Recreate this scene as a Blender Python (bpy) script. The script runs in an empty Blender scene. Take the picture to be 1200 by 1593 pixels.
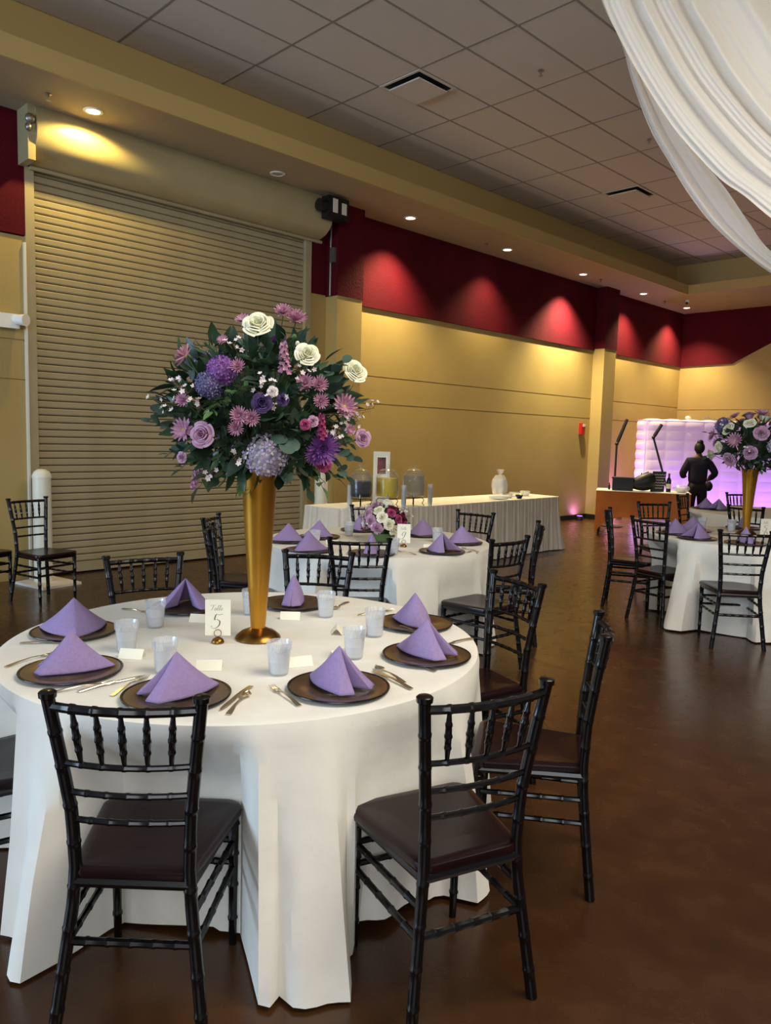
import bpy, bmesh, math, random
from math import sin, cos, pi, radians as R, sqrt, atan2, hypot
from mathutils import Vector, Matrix
random.seed(7)
sc = bpy.context.scene
col = sc.collection
# ------------------------------------------------------------------ camera
YAW, PIT, ROL, FPX, H = -.787542766, -.0990478679, .0263440055, 1179.56, 1.57
_f = Vector((sin(YAW)*cos(PIT), cos(YAW)*cos(PIT), sin(PIT)))
_r0 = Vector((cos(YAW), -sin(YAW), 0)); _u0 = _r0.cross(_f)
_r = cos(ROL)*_r0 + sin(ROL)*_u0; _u = -sin(ROL)*_r0 + cos(ROL)*_u0
cam = bpy.data.cameras.new('camera'); co = bpy.data.objects.new('camera', cam); col.objects.link(co)
m = Matrix((( _r.x, _u.x, -_f.x, 0), (_r.y, _u.y, -_f.y, 0), (_r.z, _u.z, -_f.z, H), (0, 0, 0, 1)))
co.matrix_world = m
cam.sensor_fit = 'HORIZONTAL'; cam.sensor_width = 36; cam.lens = 36*FPX/1200
cam.clip_start = .05; cam.clip_end = 200
sc.camera = co
def ray(x, y): return _f*FPX + _r*(x-600) - _u*(y-796)
def at(x, y, z):
    d = ray(x, y); t = (z-H)/d.z; return Vector((d.x*t, d.y*t, z))
def dep(x, y, D):
    d = ray(x, y); return Vector((0, 0, H)) + d*(D/FPX)
# ------------------------------------------------------------------ view, world, big lights
sc.view_settings.view_transform = 'Standard'; sc.view_settings.look = 'None'
sc.view_settings.gamma = 1; sc.view_settings.use_curve_mapping = False
sc.view_settings.exposure = 0.0
w = bpy.data.worlds.new('world'); sc.world = w; w.use_nodes = True
w.node_tree.nodes['Background'].inputs[0].default_value = (.62, .61, .60, 1)
w.node_tree.nodes['Background'].inputs[1].default_value = .26
def light(name, kind, loc, energy, color, target=None, size=None, size_y=None, spot=None, blend=.5, soft=.05):
    l = bpy.data.lights.new(name, kind); l.energy = energy; l.color = color
    if kind == 'AREA':
        l.shape = 'RECTANGLE'; l.size = size; l.size_y = size_y or size
    elif kind == 'SPOT':
        l.spot_size = spot; l.spot_blend = blend; l.shadow_soft_size = soft
    else: l.shadow_soft_size = soft
    o = bpy.data.objects.new(name, l); col.objects.link(o); o.location = loc
    if target is not None:
        o.rotation_euler = (Vector(target)-Vector(loc)).to_track_quat('-Z', 'Y').to_euler()
    return o
light('assumed_daylight_fill', 'AREA', (-6.0, -5.5, 2.3), 450, (.55, .76, 1.0), (-3.0, 2.5, .6), 4.5, 3.2)  # unseen cool fill, daylight only assumed from the bluish cast; no window built
light('added_hall_fill', 'AREA', (3.5, -3.5, 3.6), 210, (.93, .97, 1.0), (-2.5, 2.2, .5), 4.5, 3)  # added unseen soft fill behind the camera for the cloth fronts, source assumed
light('tabletop_fill', 'AREA', (.2, 3.2, 5.2), 390, (1.0, .92, .76), (-.9, 3.6, 0), 3, 5)  # added unseen overhead fill that brightens the tabletops, no fixture behind it
# ------------------------------------------------------------------ materials
def lin(c):
    return tuple(((v/255)/12.92 if v/255 <= .04045 else ((v/255+.055)/1.055)**2.4) for v in c) + (1,)
M = {}
def mat(name, c, rough=.6, metal=0, noise=None, c2=None, bump=0, bscale=60, coat=0, emit=None, estr=0, island=None, spec=None, sub=0, trans=0, nscale=(1, 1, 1)):
    m = bpy.data.materials.new(name); m.use_nodes = True
    nt = m.node_tree; b = nt.nodes['Principled BSDF']
    b.inputs['Base Color'].default_value = lin(c); b.inputs['Roughness'].default_value = rough; b.inputs['Metallic'].default_value = metal
    if spec is not None: b.inputs['Specular IOR Level'].default_value = spec
    if coat: b.inputs['Coat Weight'].default_value = coat; b.inputs['Coat Roughness'].default_value = .07
    if trans: b.inputs['Transmission Weight'].default_value = trans
    if emit: b.inputs['Emission Color'].default_value = lin(emit); b.inputs['Emission Strength'].default_value = estr
    tc = nt.nodes.new('ShaderNodeTexCoord')
    mp = nt.nodes.new('ShaderNodeMapping'); mp.inputs['Scale'].default_value = nscale
    nt.links.new(tc.outputs['Object'], mp.inputs[0])
    if noise:
        n = nt.nodes.new('ShaderNodeTexNoise'); n.inputs['Scale'].default_value = noise; n.inputs['Detail'].default_value = 5
        nt.links.new(mp.outputs[0], n.inputs['Vector'])
        cr = nt.nodes.new('ShaderNodeValToRGB'); cr.color_ramp.elements[0].position = .35; cr.color_ramp.elements[1].position = .68
        cr.color_ramp.elements[0].color = lin(c); cr.color_ramp.elements[1].color = lin(c2)
        nt.links.new(n.outputs['Fac'], cr.inputs[0]); nt.links.new(cr.outputs[0], b.inputs['Base Color'])
    if island:
        g = nt.nodes.new('ShaderNodeNewGeometry'); cr = nt.nodes.new('ShaderNodeValToRGB')
        els = cr.color_ramp.elements
        while len(els) < len(island): els.new(.5)
        for i, q in enumerate(island): els[i].position = i/(len(island)-1); els[i].color = lin(q)
        nt.links.new(g.outputs['Random Per Island'], cr.inputs[0]); nt.links.new(cr.outputs[0], b.inputs['Base Color'])
    if bump:
        n2 = nt.nodes.new('ShaderNodeTexNoise'); n2.inputs['Scale'].default_value = bscale; n2.inputs['Detail'].default_value = 4
        nt.links.new(mp.outputs[0], n2.inputs['Vector'])
        bp = nt.nodes.new('ShaderNodeBump'); bp.inputs['Strength'].default_value = bump; bp.inputs['Distance'].default_value = .01
        nt.links.new(n2.outputs['Fac'], bp.inputs['Height']); nt.links.new(bp.outputs[0], b.inputs['Normal'])
    M[name] = m; return m
def sheer(name, c, alpha, rough=.5):
    m = mat(name, c, rough); nt = m.node_tree; b = nt.nodes['Principled BSDF']; out = nt.nodes['Material Output']
    t = nt.nodes.new('ShaderNodeBsdfTranslucent'); t.inputs[0].default_value = lin(c)
    mx = nt.nodes.new('ShaderNodeMixShader'); mx.inputs[0].default_value = .4
    nt.links.new(b.outputs[0], mx.inputs[1]); nt.links.new(t.outputs[0], mx.inputs[2])
    tr = nt.nodes.new('ShaderNodeBsdfTransparent'); m2 = nt.nodes.new('ShaderNodeMixShader'); m2.inputs[0].default_value = alpha
    nt.links.new(tr.outputs[0], m2.inputs[1]); nt.links.new(mx.outputs[0], m2.inputs[2]); nt.links.new(m2.outputs[0], out.inputs[0])
    return m
def clear(name, tint=(250, 252, 255), milk=.12):
    m = bpy.data.materials.new(name); m.use_nodes = True; nt = m.node_tree; out = nt.nodes['Material Output']
    nt.nodes.remove(nt.nodes['Principled BSDF'])
    tr = nt.nodes.new('ShaderNodeBsdfTransparent'); tr.inputs[0].default_value = lin(tint)
    gl = nt.nodes.new('ShaderNodeBsdfGlossy'); gl.inputs['Roughness'].default_value = .06
    df = nt.nodes.new('ShaderNodeBsdfDiffuse'); df.inputs[0].default_value = lin((250, 250, 252))
    fr = nt.nodes.new('ShaderNodeLayerWeight'); fr.inputs[0].default_value = .12
    a = nt.nodes.new('ShaderNodeMixShader'); a.inputs[0].default_value = milk
    b = nt.nodes.new('ShaderNodeMixShader')
    nt.links.new(tr.outputs[0], a.inputs[1]); nt.links.new(df.outputs[0], a.inputs[2])
    nt.links.new(fr.outputs['Facing'], b.inputs[0]); nt.links.new(a.outputs[0], b.inputs[1]); nt.links.new(gl.outputs[0], b.inputs[2])
    nt.links.new(b.outputs[0], out.inputs[0]); M[name] = m; return m
mat('beige', (177, 153, 95), .62, noise=1.2, c2=(169, 145, 88), bump=.12, bscale=55)
mat('maroon', (84, 8, 24), .8, noise=2, c2=(74, 7, 21), spec=.15, bump=.5, bscale=40)
mat('soffit', (170, 152, 122), .7, bump=.06, bscale=50)
mat('fascia', (190, 164, 104), .7)
mat('tile', (222, 212, 204), .9, noise=120, c2=(212, 202, 194), bump=.3, bscale=160)
mat('tbar', (150, 142, 135), .7)
mat('slat', (168, 154, 122), .5, noise=3, c2=(158, 144, 111), bump=.03)
mat('hood', (172, 158, 122), .38, noise=1.5, c2=(164, 150, 112))
mat('darkgap', (28, 22, 18), .9)
mat('vent_dark', (22, 20, 19), .9)
mat('steel', (150, 146, 136), .35, .8)
mat('bollard', (232, 228, 210), .4)
mat('chair', (6, 5, 7), .27, noise=8, c2=(10, 7, 9), coat=.12, spec=.42)
mat('chair_seat', (24, 8, 12), .26, noise=5, c2=(32, 11, 13), coat=.06, spec=.28)
mat('cloth', (242, 238, 228), .85, noise=6, c2=(234, 230, 220), bump=.25, bscale=14)
mat('napkin', (158, 136, 184), .8, noise=90, c2=(150, 128, 176), bump=.25, bscale=300)
mat('charger', (92, 72, 56), .3, .35, noise=10, c2=(104, 80, 60), coat=.3)
mat('charger_rim', (30, 26, 26), .25, .3)
mat('gold', (206, 150, 56), .34, .85, noise=6, c2=(190, 134, 44))
mat('bronze', (150, 108, 52), .28, 1)
mat('cutlery', (226, 214, 190), .2, .9)
mat('card', (250, 246, 226), .7)
mat('ink', (24, 22, 22), .6)
mat('floor', (62, 38, 24), .2)
mat('black', (14, 13, 15), .5)
mat('black_gloss', (10, 10, 12), .15)
mat('white_plastic', (236, 236, 230), .4)
mat('frame_white', (226, 220, 206), .5)
mat('photo', (38, 30, 34), .4, noise=12, c2=(150, 60, 60))
mat('orange', (196, 112, 40), .7, noise=3, c2=(178, 94, 32))
mat('red_alarm', (190, 24, 26), .4)
mat('pink_item', (206, 80, 96), .6)
mat('lamp_glow', (255, 244, 214), .5, emit=(255, 240, 205), estr=9)
mat('lamp_off', (200, 196, 186), .3, .6)
mat('led_purple', (190, 120, 255), .5, emit=(160, 70, 255), estr=8)
mat('skin', (92, 58, 42), .6)
mat('hair', (14, 11, 11), .6)
mat('shirt', (24, 20, 40), .85, noise=8, c2=(19, 16, 32))
mat('trousers', (12, 11, 14), .8)
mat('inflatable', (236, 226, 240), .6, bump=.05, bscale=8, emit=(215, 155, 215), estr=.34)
mat('skirt', (226, 216, 200), .8, noise=5, c2=(216, 205, 188))
mat('leaf', (36, 58, 40), .5, island=[(22, 40, 28), (36, 60, 38), (48, 76, 48), (28, 50, 38)], coat=.1)
mat('leaf_light', (84, 112, 62), .5, island=[(58, 92, 46), (96, 128, 74), (70, 104, 58)])
mat('eucalyptus', (72, 96, 86), .65, island=[(48, 74, 62), (70, 96, 84), (58, 86, 66)])
mat('stem', (62, 82, 44), .6)
mat('twig', (120, 92, 52), .7)
mat('white_rose', (244, 242, 214), .6, island=[(246, 244, 222), (238, 236, 196), (250, 248, 232)])
mat('mauve_rose', (196, 150, 180), .6, island=[(206, 162, 190), (186, 138, 168), (198, 152, 184)])
mat('pink_petal', (200, 150, 174), .6, island=[(214, 170, 188), (180, 118, 150), (198, 146, 172)])
mat('deep_pink', (170, 60, 110), .6, island=[(186, 74, 124), (150, 42, 92), (170, 60, 112)])
mat('purple_petal', (130, 70, 150), .6, island=[(140, 80, 168), (104, 56, 132), (166, 108, 182), (124, 68, 150)])
mat('blue_petal', (110, 100, 150), .6, island=[(112, 104, 154), (86, 76, 126), (142, 130, 172), (70, 62, 108)])
mat('pale_hydrangea', (180, 160, 190), .6, island=[(226, 222, 214), (160, 140, 178), (190, 172, 204), (126, 104, 142), (208, 208, 204)])
mat('dark_purple', (62, 34, 92), .6, island=[(52, 28, 80), (76, 44, 110)])
mat('burgundy', (96, 24, 48), .6, island=[(96, 24, 48), (120, 34, 62), (76, 16, 36)])
mat('wax_white', (238, 228, 226), .6, island=[(244, 238, 232), (230, 206, 216)])
mat('yellow_eye', (196, 176, 84), .7)
mat('lemonade', (226, 190, 22), .3); mat('tea', (12, 7, 6), .25); mat('fruit_red', (150, 20, 26), .4)
clear('glass', milk=.03); clear('clear_water', (226, 230, 226), .10); clear('cup_plastic', milk=.22); clear('water', (250, 252, 255), .55); clear('film', milk=.3)
sheer('drape', (250, 248, 244), .84)
# floor: stained, polished concrete
nt = M['floor'].node_tree; b = nt.nodes['Principled BSDF']
tc = nt.nodes.new('ShaderNodeTexCoord')
def nz(scale, det):
    n = nt.nodes.new('ShaderNodeTexNoise'); n.inputs['Scale'].default_value = scale; n.inputs['Detail'].default_value = det
    nt.links.new(tc.outputs['Object'], n.inputs['Vector']); return n
n1 = nz(.7, 6); n2 = nz(7, 8); n3 = nz(90, 3)
cr = nt.nodes.new('ShaderNodeValToRGB'); cr.color_ramp.elements[0].position = .3; cr.color_ramp.elements[1].position = .75
cr.color_ramp.elements[0].color = lin((52, 32, 16)); cr.color_ramp.elements[1].color = lin((82, 50, 23))
nt.links.new(n1.outputs['Fac'], cr.inputs[0])
c2 = nt.nodes.new('ShaderNodeValToRGB'); c2.color_ramp.elements[0].position = .35; c2.color_ramp.elements[1].position = .7
c2.color_ramp.elements[0].color = (.75, .75, .75, 1); c2.color_ramp.elements[1].color = (1.1, 1.08, 1.05, 1)
nt.links.new(n2.outputs['Fac'], c2.inputs[0])
mx = nt.nodes.new('ShaderNodeMixRGB'); mx.blend_type = 'MULTIPLY'; mx.inputs[0].default_value = 1
nt.links.new(cr.outputs[0], mx.inputs[1]); nt.links.new(c2.outputs[0], mx.inputs[2]); nt.links.new(mx.outputs[0], b.inputs['Base Color'])
mr = nt.nodes.new('ShaderNodeMapRange'); mr.inputs[3].default_value = .16; mr.inputs[4].default_value = .36
nt.links.new(n2.outputs['Fac'], mr.inputs[0]); nt.links.new(mr.outputs[0], b.inputs['Roughness'])
bp = nt.nodes.new('ShaderNodeBump'); bp.inputs['Strength'].default_value = .03; bp.inputs['Distance'].default_value = .01
nt.links.new(n3.outputs['Fac'], bp.inputs['Height']); nt.links.new(bp.outputs[0], b.inputs['Normal'])
# ------------------------------------------------------------------ mesh helper
class MB:
    def __init__(s): s.v = []; s.f = []; s.m = []; s.mi = 0
    def add(s, vs, fs):
        n = len(s.v); s.v += [tuple(v) for v in vs]; s.f += [tuple(i+n for i in f) for f in fs]; s.m += [s.mi]*len(fs); return s
    def box(s, c, d, rz=0, mtx=None):
        vs = []
        for sx, sy, sz in ((-1,-1,-1),(1,-1,-1),(1,1,-1),(-1,1,-1),(-1,-1,1),(1,-1,1),(1,1,1),(-1,1,1)):
            x, y, z = sx*d[0]/2, sy*d[1]/2, sz*d[2]/2
            p = Vector((x*cos(rz)-y*sin(rz), x*sin(rz)+y*cos(rz), z))
            if mtx: p = mtx @ p
            vs.append(p+Vector(c))
        return s.add(vs, [(0,3,2,1),(4,5,6,7),(0,1,5,4),(1,2,6,5),(2,3,7,6),(3,0,4,7)])
    def bb(s, x0, x1, y0, y1, z0, z1): return s.box(((x0+x1)/2, (y0+y1)/2, (z0+z1)/2), (x1-x0, y1-y0, z1-z0))
    def tube(s, path, rad, seg=8, cap=True):
        path = [Vector(p) for p in path]; n = len(path)
        if not hasattr(rad, '__len__'): rad = [rad]*n
        vs = []; d0 = (path[-1]-path[0]).normalized()
        a = Vector((0, 0, 1)) if abs(d0.z) < .8 else Vector((1, 0, 0))
        for i, p in enumerate(path):
            d = (path[min(i+1, n-1)]-path[max(i-1, 0)]).normalized()
            x = d.cross(a)
            if x.length < 1e-4: x = d.cross(Vector((0, 1, 0)))
            x.normalize(); y = d.cross(x)
            for k in range(seg):
                t = 2*pi*k/seg; vs.append(p + x*(cos(t)*rad[i]) + y*(sin(t)*rad[i]))
        fs = []
        for i in range(n-1):
            for k in range(seg):
                k2 = (k+1) % seg; fs.append((i*seg+k, (i+1)*seg+k, (i+1)*seg+k2, i*seg+k2))
        if cap: fs += [tuple(range(seg)), tuple((n-1)*seg+k for k in reversed(range(seg)))]
        return s.add(vs, fs)
    def lathe(s, prof, seg=24, c=(0, 0, 0), closed=False):
        vs = []; n = len(prof)
        for r, z in prof:
            for k in range(seg):
                t = 2*pi*k/seg; vs.append((c[0]+r*cos(t), c[1]+r*sin(t), c[2]+z))
        fs = []
        for i in range(n-1 if not closed else n):
            j = (i+1) % n
            for k in range(seg):
                k2 = (k+1) % seg; fs.append((i*seg+k, i*seg+k2, j*seg+k2, j*seg+k))
        if not closed:
            if prof[0][0] > 1e-5: fs.append(tuple(reversed(range(seg))))
            if prof[-1][0] > 1e-5: fs.append(tuple((n-1)*seg+k for k in range(seg)))
        return s.add(vs, fs)
    def grid(s, fn, nu, nv, wrap=False):
        vs = [fn(i/nu, j/nv) for i in range(nu+1 if not wrap else nu) for j in range(nv+1)]
        fs = []; W = nv+1; N = nu
        for i in range(N):
            i2 = (i+1) % nu if wrap else i+1
            for j in range(nv): fs.append((i*W+j, i2*W+j, i2*W+j+1, i*W+j+1))
        return s.add(vs, fs)
    def prism(s, poly, z0, z1):
        n = len(poly); vs = [(x, y, z0) for x, y in poly]+[(x, y, z1) for x, y in poly]
        return s.add(vs, [tuple(reversed(range(n))), tuple(range(n, 2*n))]+[(i, (i+1) % n, n+(i+1) % n, n+i) for i in range(n)])
    def ball(s, c, r, seg=10, rings=6):
        r = r if hasattr(r, '__len__') else (r, r, r); vs = []; 
        for i in range(rings+1):
            a = -pi/2+pi*i/rings
            for k in range(seg):
                t = 2*pi*k/seg; vs.append((c[0]+r[0]*cos(a)*cos(t), c[1]+r[1]*cos(a)*sin(t), c[2]+r[2]*sin(a)))
        return s.add(vs, [(i*seg+k, i*seg+(k+1) % seg, (i+1)*seg+(k+1) % seg, (i+1)*seg+k) for i in range(rings) for k in range(seg)])
    def join(s, o, mtx, mi=None):
        n = len(s.v); s.v += [tuple(mtx @ Vector(v)) for v in o.v]; s.f += [tuple(i+n for i in f) for f in o.f]
        s.m += [m if mi is None else mi for m in o.m]; return s
    def mesh(s, name, mats, smooth=True):
        me = bpy.data.meshes.new(name); me.from_pydata(s.v, [], s.f); me.update()
        for m in (mats if isinstance(mats, (list, tuple)) else [mats]): me.materials.append(M[m] if isinstance(m, str) else m)
        me.polygons.foreach_set('material_index', s.m)
        if smooth: me.polygons.foreach_set('use_smooth', [True]*len(s.f))
        bm = bmesh.new(); bm.from_mesh(me); bmesh.ops.remove_doubles(bm, verts=bm.verts, dist=1e-6)
        bmesh.ops.recalc_face_normals(bm, faces=bm.faces)
        if smooth:
            for e in bm.edges:
                if len(e.link_faces) == 2 and e.calc_face_angle(0) > .7: e.smooth = False
        bm.to_mesh(me); bm.free(); return me
    def build(s, name, mats, parent=None, smooth=True, loc=(0, 0, 0), rz=0):
        return put(name, s.mesh(name, mats, smooth), parent, loc, rz)
def put(name, me, parent=None, loc=(0, 0, 0), rz=0, mtx=None):
    o = bpy.data.objects.new(name, me); col.objects.link(o)
    if parent: o.parent = parent
    if mtx is not None: o.matrix_local = mtx if not parent else mtx; o.matrix_basis = mtx
    else: o.location = loc; o.rotation_euler = (0, 0, rz)
    return o
def tag(o, label=None, cat=None, group=None, kind=None):
    if label: o['label'] = label
    if cat: o['category'] = cat
    if group: o['group'] = group
    if kind: o['kind'] = kind
    return o
def thing(name, label, cat, loc=(0, 0, 0), rz=0, group=None):
    o = bpy.data.objects.new(name, None); col.objects.link(o); o.empty_display_size = .1
    o.location = loc; o.rotation_euler = (0, 0, rz); return tag(o, label, cat, group)
def tree(o, kids): 
    return o
def copy_tree(src, loc, rz, label, group=None, scale=None):
    c = src.copy(); col.objects.link(c); c.location = loc; c.rotation_euler = (0, 0, rz); c['label'] = label
    if group: c['group'] = group
    if scale: c.scale = scale
    def rec(a, b):
        for ch in KIDS.get(a.name, []):
            d = ch.copy(); col.objects.link(d); d.parent = b; rec(ch, d)
    rec(src, c); return c
KIDS = {}
def index_kids():
    KIDS.clear()
    for o in col.objects:
        if o.parent: KIDS.setdefault(o.parent.name, []).append(o)
def struct(o): o['kind'] = 'structure'; return o
def ease(t): return t*t*(3-2*t)
# ================================================================== STRUCTURE
WX, FY = -8.1, 17.9            # left wall plane, far wall plane
SOF, CEI = 4.64, 5.38
struct(MB().bb(-9, 9, -8, 19, -.1, 0).build('floor', 'floor', smooth=False))
# left wall: pieces round the rolling door opening (y 2.96..6.5)
def wall_piece(mb, y0, y1, z0, z1, x=-8.22, thick=.2): mb.bb(x-thick, x, y0, y1, z0, z1)
wl = MB()
GR = (2.045, 2.44)
def grooved(mb, y0, y1, x):
    zs = [0, GR[0]-.008, GR[0]+.008, GR[1]-.008, GR[1]+.008, 3.46]
    for i in range(5):
        g = i in (1, 3); mb.bb(-8.4, x-(.015 if g else 0), y0, y1, zs[i], zs[i+1])
grooved(wl, -6, 2.93, -8.12); grooved(wl, 6.56, 6.83, -8.12); grooved(wl, 6.83, FY, -8.13)
wl.bb(-8.4, -8.22, 2.93, 6.56, 0, .01)
wall_left = struct(wl.build('wall_left', 'beige', smooth=False))
mb = MB(); mb.bb(-8.4, -8.095, -6, 2.92, 3.47, SOF); mb.bb(-8.4, -8.095, 6.56, 6.83, 3.46, SOF); mb.bb(-8.4, -8.1, 7.27, 13.9, 3.41, SOF); mb.bb(-8.4, -8.1, 14.35, FY, 3.41, SOF)
mb.build('painted_band', 'maroon', wall_left, smooth=False)
for (y0, y1, n) in ((6.83, 7.28, 1), (13.9, 14.36, 2)):
    c = MB().bb(-8.3, -7.88, y0, y1, 0, 3.44).build('wall_column', 'beige', wall_left, smooth=False)
    MB().bb(-8.3, -7.87, y0-.01, y1+.01, 3.44, SOF).build('painted_cap', 'maroon', c, smooth=False)
    MB().bb(-8.3, -7.865, y0-.012, y1+.012, 0, .1).build('base_strip', 'black', c, smooth=False)
struct(MB().bb(-8.13, -8.115, 7.28, 13.9, 0, .1).build('baseboard_left', 'black', smooth=False))
# far wall
wf = MB(); zs = [0, 2.37, 2.385, 5.5]
wf.bb(-8.4, 3, FY, FY+.2, 0, 2.38); wf.bb(-8.4, 3, FY+.015, FY+.2, 2.38, 2.395); wf.bb(-8.4, 3, FY, FY+.2, 2.395, 5.5)
wall_far = struct(wf.build('wall_far', 'beige', smooth=False))
poly = [(-8.11, 3.41), (-6.91, 3.43), (-5.4, 4.2), (-4.9, 4.3), (-4.9, 4.64), (-8.11, 4.64)]
mb = MB(); n = len(poly)
mb.add([(x, FY-.03, z) for x, z in poly]+[(x, FY, z) for x, z in poly], [tuple(range(n)), tuple(reversed(range(n, 2*n)))]+[(i, (i+1) % n, n+(i+1) % n, n+i) for i in range(n)])
mb.build('painted_band', 'maroon', wall_far, smooth=False)
# soffit, fascias, ceiling
FX, FY1, OX, OY = -7.03, 15.62, -7.56, 16.2
sf = MB(); sf.bb(-8.4, FX, -6, FY+.2, SOF, SOF+.18); sf.bb(FX, 6, FY1, FY+.2, SOF, SOF+.18)
soff = struct(sf.build('trim_1', 'soffit', smooth=False))
fb = MB(); fb.bb(FX-.012, FX+.012, -6, FY1, SOF-.001, SOF+.19); fb.bb(FX, 6, FY1-.012, FY1+.012, SOF-.001, SOF+.19)
struct(fb.build('trim_2', 'fascia', smooth=False))
ob = MB(); ob.bb(OX-.1, OX, -6, OY, SOF+.17, CEI+.1); ob.bb(OX-.1, 6, OY, OY+.1, SOF+.17, CEI+.1)
struct(ob.build('trim_3', 'fascia', smooth=False))
ceil = struct(MB().bb(OX-.1, 6.5, -6, OY+.1, CEI+.03, CEI+.12).build('ceiling', 'tile', smooth=False))
TX, TY, X0, Y0 = .613, 1.195, -5.70, 6.01
xs = [X0+TX*i for i in range(-4, 12)]; ys = [Y0+TY*j for j in range(-6, 9)]
xs = [OX]+[x for x in xs if x > OX+.05]; ys = ys+[OY]
tm = {}
vents = {(-5.70, 6.01): 'a', (-5.70, 10.79-0.0): 'b', (-3.248, 10.79): 'c', }
VC = []
for i in range(len(xs)-1):
    for j in range(len(ys)-1):
        x0, x1, y0, y1 = xs[i], xs[i+1], ys[j], min(ys[j+1], OY)
        if y1-y0 < .05: continue
        half = None
        for (vx, vy) in ((-6.05, 6.3), (-6.05, 11.2), (-3.6, 11.2)):
            if x0 < vx < x1 and y0 < vy < y1: half = 1
        if half: y0b = y0+.6; VC.append((x0, x1, y0, y0b)); y0 = y0b
        key = (round(x1-x0, 2), round(y1-y0, 2))
        if key not in tm:
            a, b_ = (x1-x0)/2-.011, (y1-y0)/2-.011
            mb = MB(); mb.add([(-a, -b_, -.001), (a, -b_, -.001), (a, b_, -.001), (-a, b_, -.001), (-a-.006, -b_-.006, .006), (a+.006, -b_-.006, .006), (a+.006, b_+.006, .006), (-a-.006, b_+.006, .006), (-a, -b_, .03), (a, -b_, .03), (a, b_, .03), (-a, b_, .03)],
                [(3, 2, 1, 0), (0, 1, 5, 4), (1, 2, 6, 5), (2, 3, 7, 6), (3, 0, 4, 7), (4, 5, 9, 8), (5, 6, 10, 9), (6, 7, 11, 10), (7, 4, 8, 11), (8, 9, 10, 11)])
            tm[key] = mb.mesh('ceiling_tile', 'tile', False)
        put('ceiling_tile', tm[key], ceil, ((x0+x1)/2, (y0+y1)/2, CEI+random.uniform(-.001, .001)))
tb = MB()
for x in xs[1:]: tb.bb(x-.012, x+.012, ys[0], OY, CEI-.004, CEI+.006)
for y in ys[:-1]: tb.bb(OX, xs[-1], y-.012, y+.012, CEI-.0035, CEI+.0065)
for v in VC: tb.bb(v[0], v[1], v[3]-.012, v[3]+.012, CEI-.0035, CEI+.006)
tag(tb.build('ceiling_grid', 'tbar', ceil, smooth=False), kind='stuff')
vl = ['square white ceiling air diffuser nearest the camera', 'square ceiling air diffuser half beside the draped fabric edge', 'ceiling air diffuser showing between the draped fabric strands']
for k, v in enumerate(VC):
    t = thing('ceiling_diffuser', vl[k % 3], 'air vent', ((v[0]+v[1])/2, (v[2]+v[3])/2, CEI), group='ceiling air diffusers')
    MB().bb(-.29, .29, -.285, .285, .0, .02).build('dark_opening', 'vent_dark', t, smooth=False)
    mb = MB()
    for a, b_, c_, d_ in ((-.3, .3, -.3, -.27), (-.3, .3, .27, .3), (-.3, -.27, -.27, .27), (.27, .3, -.27, .27)): mb.bb(a, b_, c_, d_, -.012, .01)
    mb.build('frame', 'tile', t, smooth=False)
    MB().bb(-.225, .225, -.225, .225, -.05, -.035).build('face_plate', 'tile', t, smooth=False)
# ------------------------------------------------------------------ rolling door
door = struct(bpy.data.objects.new('door_1', None)); col.objects.link(door); door.location = (-8.1, 4.74, 0)
DY0, DY1 = -1.75, 1.72
ptch = .0748; sm = MB()
def slat_prof(v, u):
    return None
L = DY1-DY0
prof = [(0, 0), (.010, .004), (.016, .014), (.016, .058), (.010, .068), (0, .070)]
vs = []; fs = []
for y in (DY0, DY1):
    for (x, z) in prof+[(-.012, .07), (-.012, 0)]: vs.append((x-.06, y, z))
n = 8
fs = [(i, (i+1) % n, n+(i+1) % n, n+i) for i in range(n)]+[tuple(range(n)), tuple(reversed(range(n, 2*n)))]
slat_me = MB().add(vs, fs).mesh('slat', 'slat', False)
z = .13; k = 0
while z < 4.15: put('slat', slat_me, door, (0, 0, z)); z += ptch
MB().bb(-.09, -.072, DY0, DY1, .0, 4.3).build('shadow_backing', 'darkgap', door, smooth=False)
MB().bb(-.08, -.03, DY0, DY1, .02, .125).build('bottom_bar', 'slat', door, smooth=False)
for y in (DY0-.05, DY1+.04):
    MB().bb(-.1, .01, y-.045, y+.045, 0, 4.14).build('side_guide', 'slat', door, smooth=False)
MB().bb(-.02, .02, DY0-.115, DY0-.095, 0, 3.4).build('conduit_strip', 'frame_white', door, smooth=False)
hp = []
for i in range(15):
    a = pi/2*1.12*i/14
    hp.append((-.02+.36*cos(a)**.75 if cos(a) > 0 else -.02, 4.60-.46*sin(a)))
hp = [(.27, 4.64), (.32, 4.52), (.33, 4.42), (.31, 4.33), (.26, 4.25), (.18, 4.19), (.08, 4.155), (-.1, 4.14), (-.1, 4.64)]
hm = MB(); n = len(hp)
hm.add([(x, -1.83, z) for x, z in hp]+[(x, 1.9, z) for x, z in hp], [tuple(range(n)), tuple(reversed(range(n, 2*n)))]+[(i, (i+1) % n, n+(i+1) % n, n+i) for i in range(n-2)])
ho = hm.build('hood', 'hood', door)
MB().tube([(.03, -1.8, 4.13), (.03, 1.95, 4.13)], .022, 10).build('header_bar', 'slat', door)
e = MB().bb(-.1, .275, -1.9, -1.83, 4.13, 4.64).build('end_plate', 'hood', door, smooth=False)
MB().ball((.29, -1.88, 4.5), (.03, .05, .05)).ball((.29, -1.9, 4.42), (.03, .03, .04)).build('chain_hub', 'steel', e)
t = thing('door_operator', 'black motor box at the right end of the rolling door hood', 'motor', (-7.74, 6.60, 4.35))
MB().bb(-.02, .12, -.17, .17, -.02, .25).build('housing', 'black', t, smooth=False)
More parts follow.
